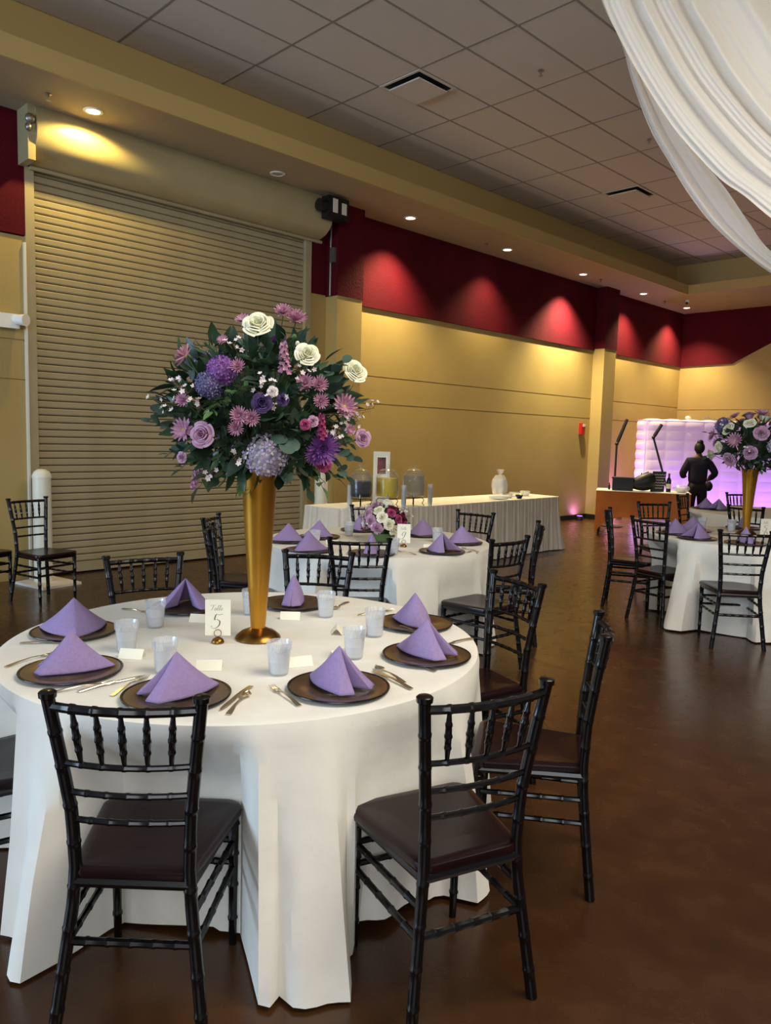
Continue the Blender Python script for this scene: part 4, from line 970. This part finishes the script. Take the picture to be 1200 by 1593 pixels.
dispenser(at(602, 788, BT), 'lemonade', .33, 'glass drink dispenser filled with yellow lemonade, in the middle')
dispenser(at(643, 786, BT), 'clear_water', .35, 'glass drink dispenser filled with clear water, on a black wire stand')
for q, l in (((544, 790), 'left of the tea dispenser'), ((628, 790), 'between lemonade and water dispensers'), ((669, 787), 'right of the water dispenser')):
    t = thing('cup_stack', 'tall stack of clear plastic cups '+l, 'cup stack', at(q[0], q[1]-1, BT), group='stacks of plastic cups on the buffet')
    for k in range(12): MB().lathe([(.022, .018*k), (.029, .018*k+.055), (.031, .018*k+.057), (.028, .018*k+.056), (.02, .018*k+.003)], 14).build('cup', 'film', t)
p = at(592, 785, BT)+Vector((-.22, .22, 0)); t = thing('framed_sign', 'white framed sign standing behind the drink dispensers', 'sign', (p.x, p.y, BT), R(45))
mb = MB()
for a, b_, c_, d_ in ((-.10, -.07, 0, .62), (.07, .10, 0, .62), (-.07, .07, .57, .62), (-.07, .07, 0, .05)): mb.bb(a, b_, -.012, .012, c_, d_)
mb.build('frame', 'frame_white', t, smooth=False); MB().bb(-.07, .07, -.003, .006, .05, .57).build('mat_board', 'card', t, smooth=False)
MB().bb(-.052, .052, -.006, -.003, .35, .55).build('picture', 'photo', t, smooth=False); MB().bb(-.03, .03, .01, .1, 0, .02).build('foot', 'frame_white', t, smooth=False)
p = at(777, 773, BT)
t = thing('bagged_cups', 'clear plastic bag tied at the top holding white cups', 'bag', p)
mb = MB()
for (x, y) in ((-.05, -.03), (.05, -.03), (0, .05)):
    mb.lathe([(.036, 0), (.045, .12), (.043, .2), (0, .2)], 14, (x, y, .05))
mb.build('white_cups', 'white_plastic', t)
mb = MB(); mb.grid(lambda u, v: ((.02+.10*sin(pi*min(1, .1+v*.85))**.5*(1+.08*sin(7*2*pi*u)))*cos(2*pi*u), (.02+.09*sin(pi*min(1, .1+v*.85))**.5)*sin(2*pi*u), .03+.28*v), 28, 10, True); mb.build('plastic_film', 'film', t)
mb = MB(); mb.grid(lambda u, v: ((.015+.035*v*(1+.4*sin(6*2*pi*u)))*cos(2*pi*u), (.015+.03*v)*sin(2*pi*u), .30+.09*v), 20, 4, True); mb.build('tied_neck', 'film', t)
t = thing('napkin_pack', 'white wrapped pack lying under the bag of cups', 'package', at(775, 776, BT)+Vector((.06, -.06, 0)), R(40)); mb = MB()
mb.grid(lambda u, v: (-.13+.26*v, .055*cos(2*pi*u)*(sin(pi*(.04+.92*v))**.3), .035+.034*sin(2*pi*u)*(sin(pi*(.04+.92*v))**.3)), 14, 12, True); mb.build('wrapper', 'white_plastic', t)
for k, (q, l) in enumerate((((790, 774), 'white foil bundle right of the bag of cups'), ((800, 772), 'stack of clear plastic plates near the buffet bag'), ((817, 771), 'small white container at the right of the buffet clutter'))):
    t = thing('food_container', l, 'container', at(q[0], q[1], BT), group='containers at the far end of the buffet')
    MB().lathe([(0, 0), (.05, 0), (.075, .04+.01*k), (.07, .05+.01*k), (0, .045)], 14).build('tub', 'film' if k == 1 else 'white_plastic', t); MB().lathe([(.074, .04+.01*k), (.074, .055+.01*k), (0, .058+.01*k)], 14).build('lid', 'film', t)
t = thing('serving_bowl', 'small black bowl among the buffet containers', 'bowl', at(808, 775, BT)); MB().lathe([(0, 0), (.03, 0), (.06, .05), (.056, .05), (.02, .01), (0, .01)], 16).build('bowl', 'black_gloss', t)
# ================================================================== BAR TABLE with orange stretch cover, its items
BA = Vector((-6.59, 11.6, 0)); bd = Vector((.887, .462, 0)); bn = Vector((-bd.y, bd.x, 0)); BL, BW = 1.5, .70
t = thing('bar_table', 'folding table carrying the black boxes and bottle', 'table', BA, atan2(bd.y, bd.x))
MB().bb(.02, BL-.02, .02, BW-.02, .72, .75).build('tabletop', 'frame_white', t, smooth=False)
for x in (.06, BL-.06):
    for y in (.06, BW-.06): MB().tube([(x, y, 0), (x, y, .72)], .014).build('leg', 'black', t)
mb = MB()
def side(a, b_, k):
    a, b_ = Vector(a), Vector(b_)
    def fn(u, v):
        p = a.lerp(b_, u); ar = .30*min(1, sin(pi*u)*1.5)**.6 if 0 < u < 1 else 0
        low_ = .02+ar; zz = .755+(low_-.755)*v; c = Vector((BL/2, BW/2)); inn = .10*sin(pi*u)*sin(pi*v*.8)
        q = p+(Vector((c.x, c.y))-Vector((p.x, p.y))).normalized()*inn
        return (q.x, q.y, zz)
    mb.grid(fn, 24, 10)
side((0, 0), (BL, 0), 0); side((BL, 0), (BL, BW), 1); side((BL, BW), (0, BW), 2); side((0, BW), (0, 0), 3)
o = mb.build('stretch_cover', 'orange', None, loc=BA, rz=atan2(bd.y, bd.x)); tag(o, 'orange stretch table cover with arched hem on the bar table', 'table cover')
o = MB().bb(-.005, BL+.005, -.005, BW+.005, .755, .762).build('bar_topper', 'frame_white', None, False, BA, atan2(bd.y, bd.x)); tag(o, 'pale top sheet lying on the orange covered bar table', 'tablecloth')
def bar(u, v, z=.763): return BA+bd*u+bn*v+Vector((0, 0, z))
ang = atan2(bd.y, bd.x)
t = thing('equipment_case', 'black box-shaped case on the left of the bar table', 'case', bar(.42, .25), ang); MB().bb(-.17, .17, -.12, .12, 0, .20).build('body', 'black', t, smooth=False); MB().bb(-.18, .18, -.13, .13, .20, .225).build('lid', 'black', t, smooth=False)
t = thing('duffel_bag', 'slumped black bag beside the black sign on the bar table', 'bag', bar(.74, .22), ang)
mb = MB(); mb.grid(lambda u, v: ((-.2+.4*v), .12*cos(2*pi*u)*sin(pi*(.05+.9*v))**.4, .115+.075*v+(.105+.08*v)*sin(2*pi*u)*sin(pi*(.05+.9*v))**.4 if True else 0), 18, 14, True); mb.build('body', 'black', t)
MB().tube([(-.05, 0, .2), (0, 0, .29), (.08, 0, .33), (.1, 0, .25)], .01).build('handle', 'black', t)
t = thing('chalkboard_sign', 'black sign with white handwritten lines on the bar table', 'sign', bar(.98, .30), ang+.15)
s1 = MB().add([(-.11, 0, 0), (.11, 0, 0), (.15, .07, .34), (-.07, .07, .34), (-.11, .015, 0), (.11, .015, 0), (.15, .085, .34), (-.07, .085, .34)], [(0, 1, 2, 3), (7, 6, 5, 4), (0, 4, 5, 1), (1, 5, 6, 2), (2, 6, 7, 3), (3, 7, 4, 0)]).build('board', 'black', t, smooth=False)
mb = MB()
for k in range(6):
    z = .06+.045*k; L_ = .06+.02*((k*7) % 3); cxs = .02+z*.12
    pts_ = [(cxs-L_+2*L_*i/9, z+.008*(-1)**i) for i in range(10)]
    vs = []; 
    for (x, zz) in pts_: vs += [(x, zz*.206-.002, zz+.004), (x, zz*.206-.002, zz-.004)]
    mb.add(vs, [(2*i, 2*i+1, 2*i+3, 2*i+2) for i in range(9)])
mb.build('handwriting', 'frame_white', s1, smooth=False); MB().tube([(.02, .04, 0.0), (.04, .16, 0.0), (.04, .075, .2)], .006).build('easel_leg', 'black', t)
t = thing('wine_bottle', 'dark wine bottle standing right of the black sign', 'bottle', bar(1.16, .3)); MB().lathe([(0, 0), (.038, 0), (.038, .19), (.03, .22), (.014, .25), (.014, .31), (0, .31)], 18).build('glass_body', 'black_gloss', t)
MB().lathe([(.0385, .06), (.0388, .06), (.0388, .14), (.0385, .14)], 18).build('paper_label', 'skirt', t); MB().lathe([(.015, .27), (.016, .27), (.016, .315), (0, .316)], 12).build('foil_cap', 'burgundy', t)
for (u, v, h_, l) in ((.20, .3, .12, 'small dark bottle at the left end of the bar table'), (.72, .45, .30, 'thin dark bottle neck behind the black bag')):
    t = thing('small_bottle', l, 'bottle', bar(u, v)); MB().lathe([(0, 0), (.018, 0), (.018, h_*.6), (.008, h_*.75), (.008, h_)], 12).build('glass_body', 'black_gloss', t); MB().lathe([(.009, h_-.02), (.010, h_), (0, h_+.003)], 10).build('cap', 'black', t)
t = thing('wrapped_bowl', 'clear film-wrapped bowl of white cups at the right of the bar table', 'bowl', bar(1.36, .3)); mb = MB()
mb.grid(lambda u, v: ((.06+.07*sin(pi*v*.9)+.01*sin(12*pi*u))*cos(2*pi*u), (.06+.07*sin(pi*v*.9))*sin(2*pi*u), .13*v), 24, 6, True); mb.build('film_wrap', 'film', t); MB().lathe([(0, 0), (.06, 0), (.09, .08), (0, .08)], 14).build('bowl', 'white_plastic', t)
# pole lights
def pole_light(q, tip, mid, D, label, foot_z=0.0):
    P0 = dep(q[0], q[1], D); P1 = dep(mid[0], mid[1], D); P2 = dep(tip[0], tip[1], D)
    ft = Vector((P0.x+(P0.x-P1.x)*(P0.z-.02)/(P1.z-P0.z), P0.y+(P0.y-P1.y)*(P0.z-.02)/(P1.z-P0.z), .02))
    t = thing('pole_light', label, 'light stand', (ft.x, ft.y, 0), group='bent black pole lights by the backdrop'); o = Vector((ft.x, ft.y, 0))
    MB().tube([ft-o, P1-o], .02).build('pole', 'black', t)
    MB().tube([P1-o, P1.lerp(P2, .15)-o, P2-o], [.022, .035, .03]).build('light_bar', 'black', t); MB().ball(P1-o, .035).build('joint', 'black', t)
    MB().lathe([(0, 0), (.2, 0), (.2, .015), (.05, .025), (0, .025)], 20).build('base', 'black', t)
pole_light((956, 758), (976, 652), (960, 690), 14.3, 'bent black pole light against the wall left of the backdrop')
pole_light((1036, 752), (1030, 660), (1017, 680), 14.5, 'bent black pole light leaning in front of the white backdrop')
# ------------------------------------------------------------------ inflatable backdrop
IB = thing('inflatable_backdrop', 'white tufted inflatable photo backdrop glowing purple in the far corner', 'backdrop', (-7.55, 15.15, 0), atan2(.785, .62))
IL, IH, IT = 3.05, 2.07, .40
def puff(u0, v0, du, dv):
    return (abs(sin(pi*u0/du))**.5)*(abs(sin(pi*v0/dv))**.5)
mb = MB()
def face(u, v):
    x = IL*u; z = .02+(IH-.02)*v; b_ = puff(x, z, .42, .205); e = min(1, min(x, IL-x)/.12)**.5*min(1, min(z+.05, IH-z)/.12+.0)**.5
    return (x, -.06-.030*b_-.04*e, z)
nu, nv = 150, 90
mb.grid(face, nu, nv)
mb.grid(lambda u, v: (IL*u, IT-.08+.05*abs(sin(pi*u*8))**.5, .02+(IH-.02)*v), 60, 12)
for xs_ in (0, IL):
    mb.grid(lambda u, v, xs_=xs_: (xs_+(-1 if xs_ == 0 else 1)*(.02+.07*abs(sin(pi*v*IH/.205))**.5*sin(pi*u)**.5), -.09+(IT+.01)*u, .02+(IH-.02)*v), 10, 80)
mb.grid(lambda u, v: (IL*u, -.09+(IT+.01)*v, IH-.01+.04*abs(sin(pi*u*IL/.42))**.5*sin(pi*v)**.5), 100, 8)
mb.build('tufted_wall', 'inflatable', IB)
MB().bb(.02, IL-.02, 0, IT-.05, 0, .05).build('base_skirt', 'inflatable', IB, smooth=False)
bdir = Vector((.62, .785, 0)); bnrm = Vector((.785, -.62, 0))
for k, u in enumerate((.7, 1.7, 2.7)):
    p = Vector((-7.55, 15.15, 0))+bdir*u+bnrm*.8
    t = thing('floor_uplight', ('purple floor uplight at the left foot of the backdrop', 'purple floor uplight at the middle foot of the backdrop', 'purple floor uplight at the right foot of the backdrop')[k], 'stage light', p, group='purple uplights before the backdrop')
    MB().lathe([(0, 0), (.09, 0), (.09, .10), (.08, .12), (0, .115)], 20).build('housing', 'black', t); MB().lathe([(.075, .121), (0, .123)], 16).build('lens', 'led_purple', t)
    s = light('uplight_beam', 'SPOT', (0, 0, .14), 50, (.48, .18, 1.0), None, spot=R(88), blend=.8, soft=.06); s.parent = t
    s.rotation_euler = (Vector((-bnrm.x*.8, -bnrm.y*.8, .42))).to_track_quat('-Z', 'Y').to_euler()
for (x, y, tx, ty, e_, l) in ((-7.98, 13.45, -8.2, 13.5, 5, 'purple uplight on the floor left of the far column'), (-7.85, 14.8, -8.2, 15.1, 60, 'purple uplight on the floor right of the far column'), (-7.5, 14.2, -8.0, 14.2, 3, 'purple uplight in front of the far column')):
    if e_ == 3: continue
    t = thing('floor_uplight', l, 'stage light', (x, y, 0), group='purple uplights along the wall')
    MB().lathe([(0, 0), (.07, 0), (.07, .07), (.06, .09), (0, .085)], 18).build('housing', 'black', t); MB().lathe([(.055, .091), (0, .093)], 14).build('lens', 'led_purple', t)
    s = light('uplight_beam', 'SPOT', (0, 0, .11), e_*1.6, (.60, .22, 1.0), None, spot=R(140), blend=.6, soft=.05); s.parent = t
    s.rotation_euler = (Vector((tx-x, ty-y, .5 if e_ > 10 else .25))).to_track_quat('-Z', 'Y').to_euler()
# ================================================================== PERSON
def skin_mesh(name, joints, edges, mt, parent, sub=2):
    me = bpy.data.meshes.new(name); me.from_pydata([j[0] for j in joints], edges, []); me.update()
    o = bpy.data.objects.new(name, me); col.objects.link(o); md = o.modifiers.new('skin', 'SKIN'); md.use_smooth_shade = True
    for i, j in enumerate(joints):
        r_ = j[1] if hasattr(j[1], '__len__') else (j[1], j[1]); sv = me.skin_vertices[0].data[i]; sv.radius = r_; sv.use_root = (i == 0)
    s = o.modifiers.new('sub', 'SUBSURF'); s.levels = sub; s.render_levels = sub
    dg = bpy.context.evaluated_depsgraph_get(); m2 = bpy.data.meshes.new_from_object(o.evaluated_get(dg)); bpy.data.objects.remove(o)
    m2.materials.clear(); m2.materials.append(M[mt]); m2.polygons.foreach_set('use_smooth', [True]*len(m2.polygons))
    return put(name, m2, parent)
pp = at(1080, 826, 0); k_ = .94
PR = thing('person', 'person seen from behind in dark navy top and black trousers, hair in a bun', 'person', pp, R(38)); PR.scale = (k_, k_, k_)
J = [((0, 0, .96), (.14, .10)), ((0, 0, 1.12), (.125, .09)), ((0, -.01, 1.30), (.15, .10)), ((0, 0, 1.41), (.10, .075)), ((0, 0, 1.47), .05), ((0, .01, 1.55), .05),
     ((-.17, 0, 1.37), .06), ((-.27, .03, 1.12), .048), ((-.20, .22, 1.04), .036), ((-.16, .30, 1.05), .03),
     ((.17, 0, 1.37), .06), ((.33, .0, 1.13), .048), ((.26, .20, 1.0), .036), ((.24, .27, .99), .03),
     ((-.09, 0, .88), .10), ((-.10, .01, .5), .062), ((-.11, -.01, .09), .04), ((-.115, .11, .04), .04),
     ((.09, 0, .88), .10), ((.11, .01, .5), .062), ((.12, -.01, .09), .04), ((.125, .11, .04), .04)]
E_ = [(0, 1), (1, 2), (2, 3), (3, 4), (4, 5), (3, 6), (6, 7), (7, 8), (8, 9), (3, 10), (10, 11), (11, 12), (12, 13), (0, 14), (14, 15), (15, 16), (16, 17), (0, 18), (18, 19), (19, 20), (20, 21)]
body = skin_mesh('body', J, E_, 'skin', PR)
hd = MB(); hd.ball((0, .015, 1.60), (.078, .095, .115), 18, 12); hd.ball((0, .115, 1.585), (.014, .02, .02), 8, 5); hd.ball((-.08, .01, 1.59), (.012, .02, .03), 8, 5); hd.ball((.08, .01, 1.59), (.012, .02, .03), 8, 5); hd.build('head', 'skin', PR)
MB().ball((-.03, .10, 1.61), .012, 8, 5).ball((.03, .10, 1.61), .012, 8, 5).build('eyes', 'frame_white', PR)
hr = MB(); hr.ball((0, -.015, 1.615), (.094, .104, .115), 18, 12); hr.ball((0, -.03, 1.72), (.06, .06, .05), 14, 8); hr.build('hair', 'hair', PR)
skin_mesh('shirt', [((0, 0, .86), (.19, .15)), ((0, 0, 1.08), (.19, .14)), ((0, -.01, 1.27), (.20, .14)), ((0, 0, 1.385), (.13, .09)), ((0, 0, 1.44), (.065, .06)), ((-.17, 0, 1.36), .085), ((-.275, .03, 1.12), .075), ((-.205, .21, 1.04), .055), ((.17, 0, 1.36), .085), ((.335, 0, 1.13), .075), ((.265, .19, 1.01), .055)],
    [(0, 1), (1, 2), (2, 3), (3, 4), (3, 5), (5, 6), (6, 7), (3, 8), (8, 9), (9, 10)], 'shirt', PR)
skin_mesh('trousers', [((0, 0, 1.0), (.15, .12)), ((0, 0, .86), (.185, .145)), ((-.095, 0, .78), .115), ((-.105, .01, .5), .085), ((-.112, -.01, .08), .07), ((.095, 0, .78), .115), ((.112, .01, .5), .085), ((.122, -.01, .08), .07)], [(0, 1), (1, 2), (2, 3), (3, 4), (1, 5), (5, 6), (6, 7)], 'trousers', PR)
for s in (-1, 1):
    MB().ball((s*.118, .06, .045), (.05, .135, .045), 14, 8).build('shoe', 'black', PR)
    h0 = Vector((-.155, .315, 1.05)) if s < 0 else Vector((.238, .285, .985))
    for k in range(5):
        a = h0+Vector((s*(-.03+.014*k), 0, 0)); L_ = (.04, .065, .072, .068, .055)[k]
        MB().tube([a, a+Vector((0, L_*.5, -.004)), a+Vector((-s*.005, L_*.85, -.025))], [.009, .0085, .006], 8).build('finger', 'skin', PR)
t = thing('dark_pouch', 'round dark pouch held in the standing person\'s right hand', 'bag', (pp.x+.36*cos(R(38)) if 0 else pp.x, pp.y, 0)); bpy.data.objects.remove(t)
hp_ = Matrix.Translation(pp) @ Matrix.Rotation(R(38), 4, 'Z') @ Vector((.27*k_, .20*k_, .87*k_))
t = thing('dark_pouch', 'round dark pouch held at the right hip of the standing person', 'bag', hp_); MB().ball((0, 0, 0), (.075, .06, .09), 14, 10).build('body', 'shirt', t); MB().tube([(-.03, 0, .08), (0, 0, .13), (.03, 0, .08)], .008).build('strap', 'black', t)
t = thing('pink_bin', 'small pinkish red bucket on the floor by the bar table end', 'bucket', at(1053, 822, 0)); MB().lathe([(0, 0), (.10, 0), (.13, .27), (.12, .27), (.09, .02), (0, .02)], 20).build('bucket', 'pink_item', t); MB().lathe([(.128, .26), (.137, .265), (.137, .28), (.128, .28)], 20).build('rim', 'pink_item', t)
# ================================================================== DRAPES
def cr_pts(P, t):
    n = len(P)-1; x = t*n; k = min(int(x), n-1); f = x-k
    p0, p1, p2, p3 = [P[max(0, min(n, k+d))] for d in (-1, 0, 1, 2)]
    return .5*((2*p1)+(-p0+p2)*f+(2*p0-5*p1+4*p2-p3)*f*f+(-p0+3*p1-3*p2+p3)*f**3)
def drape(edges, label, nf, seed, D0=5.3, D1=4.5, nu=90, nv=110, amp=.05):
    """edges: list of pixel polylines; each becomes a hanging 3D curve, fabric spans between them"""
    rnd = random.Random(seed); ph = [rnd.uniform(0, 6.28) for _ in range(4)]
    cur = []
    for e_ in edges:
        n = len(e_); cur.append([dep(q[0], q[1], D0+(D1-D0)*i/(n-1)) for i, q in enumerate(e_)])
    m_ = len(edges)-1
    def fn(u, v):
        C_ = [cr_pts(c, u) for c in cur]; p = cr_pts(C_, v)
        vv = v*nf; w_ = sin(2*pi*vv+ph[0]+.9*sin(3*u+ph[1]))+.55*sin(3.1*pi*vv+ph[2]+2.2*u)+.16*sin(7.3*pi*vv+ph[3]+3*u)
        d = ray(1000, 300).normalized(); ed = min(1, v*8, (1-v)*8)
        return p+d*(amp*w_*(.35+.65*ed)*(.5+.5*sin(pi*min(1, u*1.2+.15))))
    mb = MB(); mb.grid(fn, nu, nv); me = mb.mesh('ceiling_drape', 'drape')
    o = put('ceiling_drape', me); tag(o, label, 'drapery', 'sheer white swags hanging from the ceiling'); return o
X_ = [(1330, 500), (1560, 560), (1850, 420), (2050, 120), (2120, -120)]
lowA = [(905, -125), (921, -60), (939, 8), (967, 66), (983, 124), (1011, 199), (1039, 248), (1075, 306), (1119, 359), (1199, 424)]+X_
innA = [(925, -125), (945, -60), (968, 8), (1000, 90), (1030, 150), (1068, 210), (1100, 255), (1132, 296), (1166, 346), (1205, 394)]+[(x, y-22) for x, y in X_]
drape([lowA, [((a[0]*.6+b_[0]*.4), (a[1]*.6+b_[1]*.4)) for a, b_ in zip(lowA, innA)], innA], 'lower sheer white ceiling drape, narrow strand sweeping down to the right', 2.2, 1, amp=.018, nv=50)
lowB = [(907, -125), (923, -60), (941, 8), (975, 80), (1010, 140), (1050, 200), (1090, 246), (1125, 281), (1160, 305), (1210, 346)]+[(x, y-70) for x, y in X_]
mid1 = [(960, -130), (985, -60), (1010, 5), (1045, 70), (1075, 120), (1110, 165), (1145, 205), (1180, 240), (1220, 272), (1270, 300)]+[(x+20, y-150) for x, y in X_]
mid2 = [(1040, -140), (1065, -70), (1090, 0), (1120, 50), (1150, 100), (1180, 140), (1215, 180), (1255, 215), (1300, 245), (1350, 270)]+[(x+120, y-240) for x, y in X_]
topB = [(1170, -150), (1200, -90), (1230, -40), (1260, 10), (1290, 50), (1325, 85), (1360, 115), (1400, 140), (1440, 160), (1490, 180)]+[(x+260, y-310) for x, y in X_]
drape([lowB, mid1, mid2, topB], 'upper broad sheer white ceiling drape with many long folds', 6, 2, 5.1, 4.2, amp=.035, nv=260)
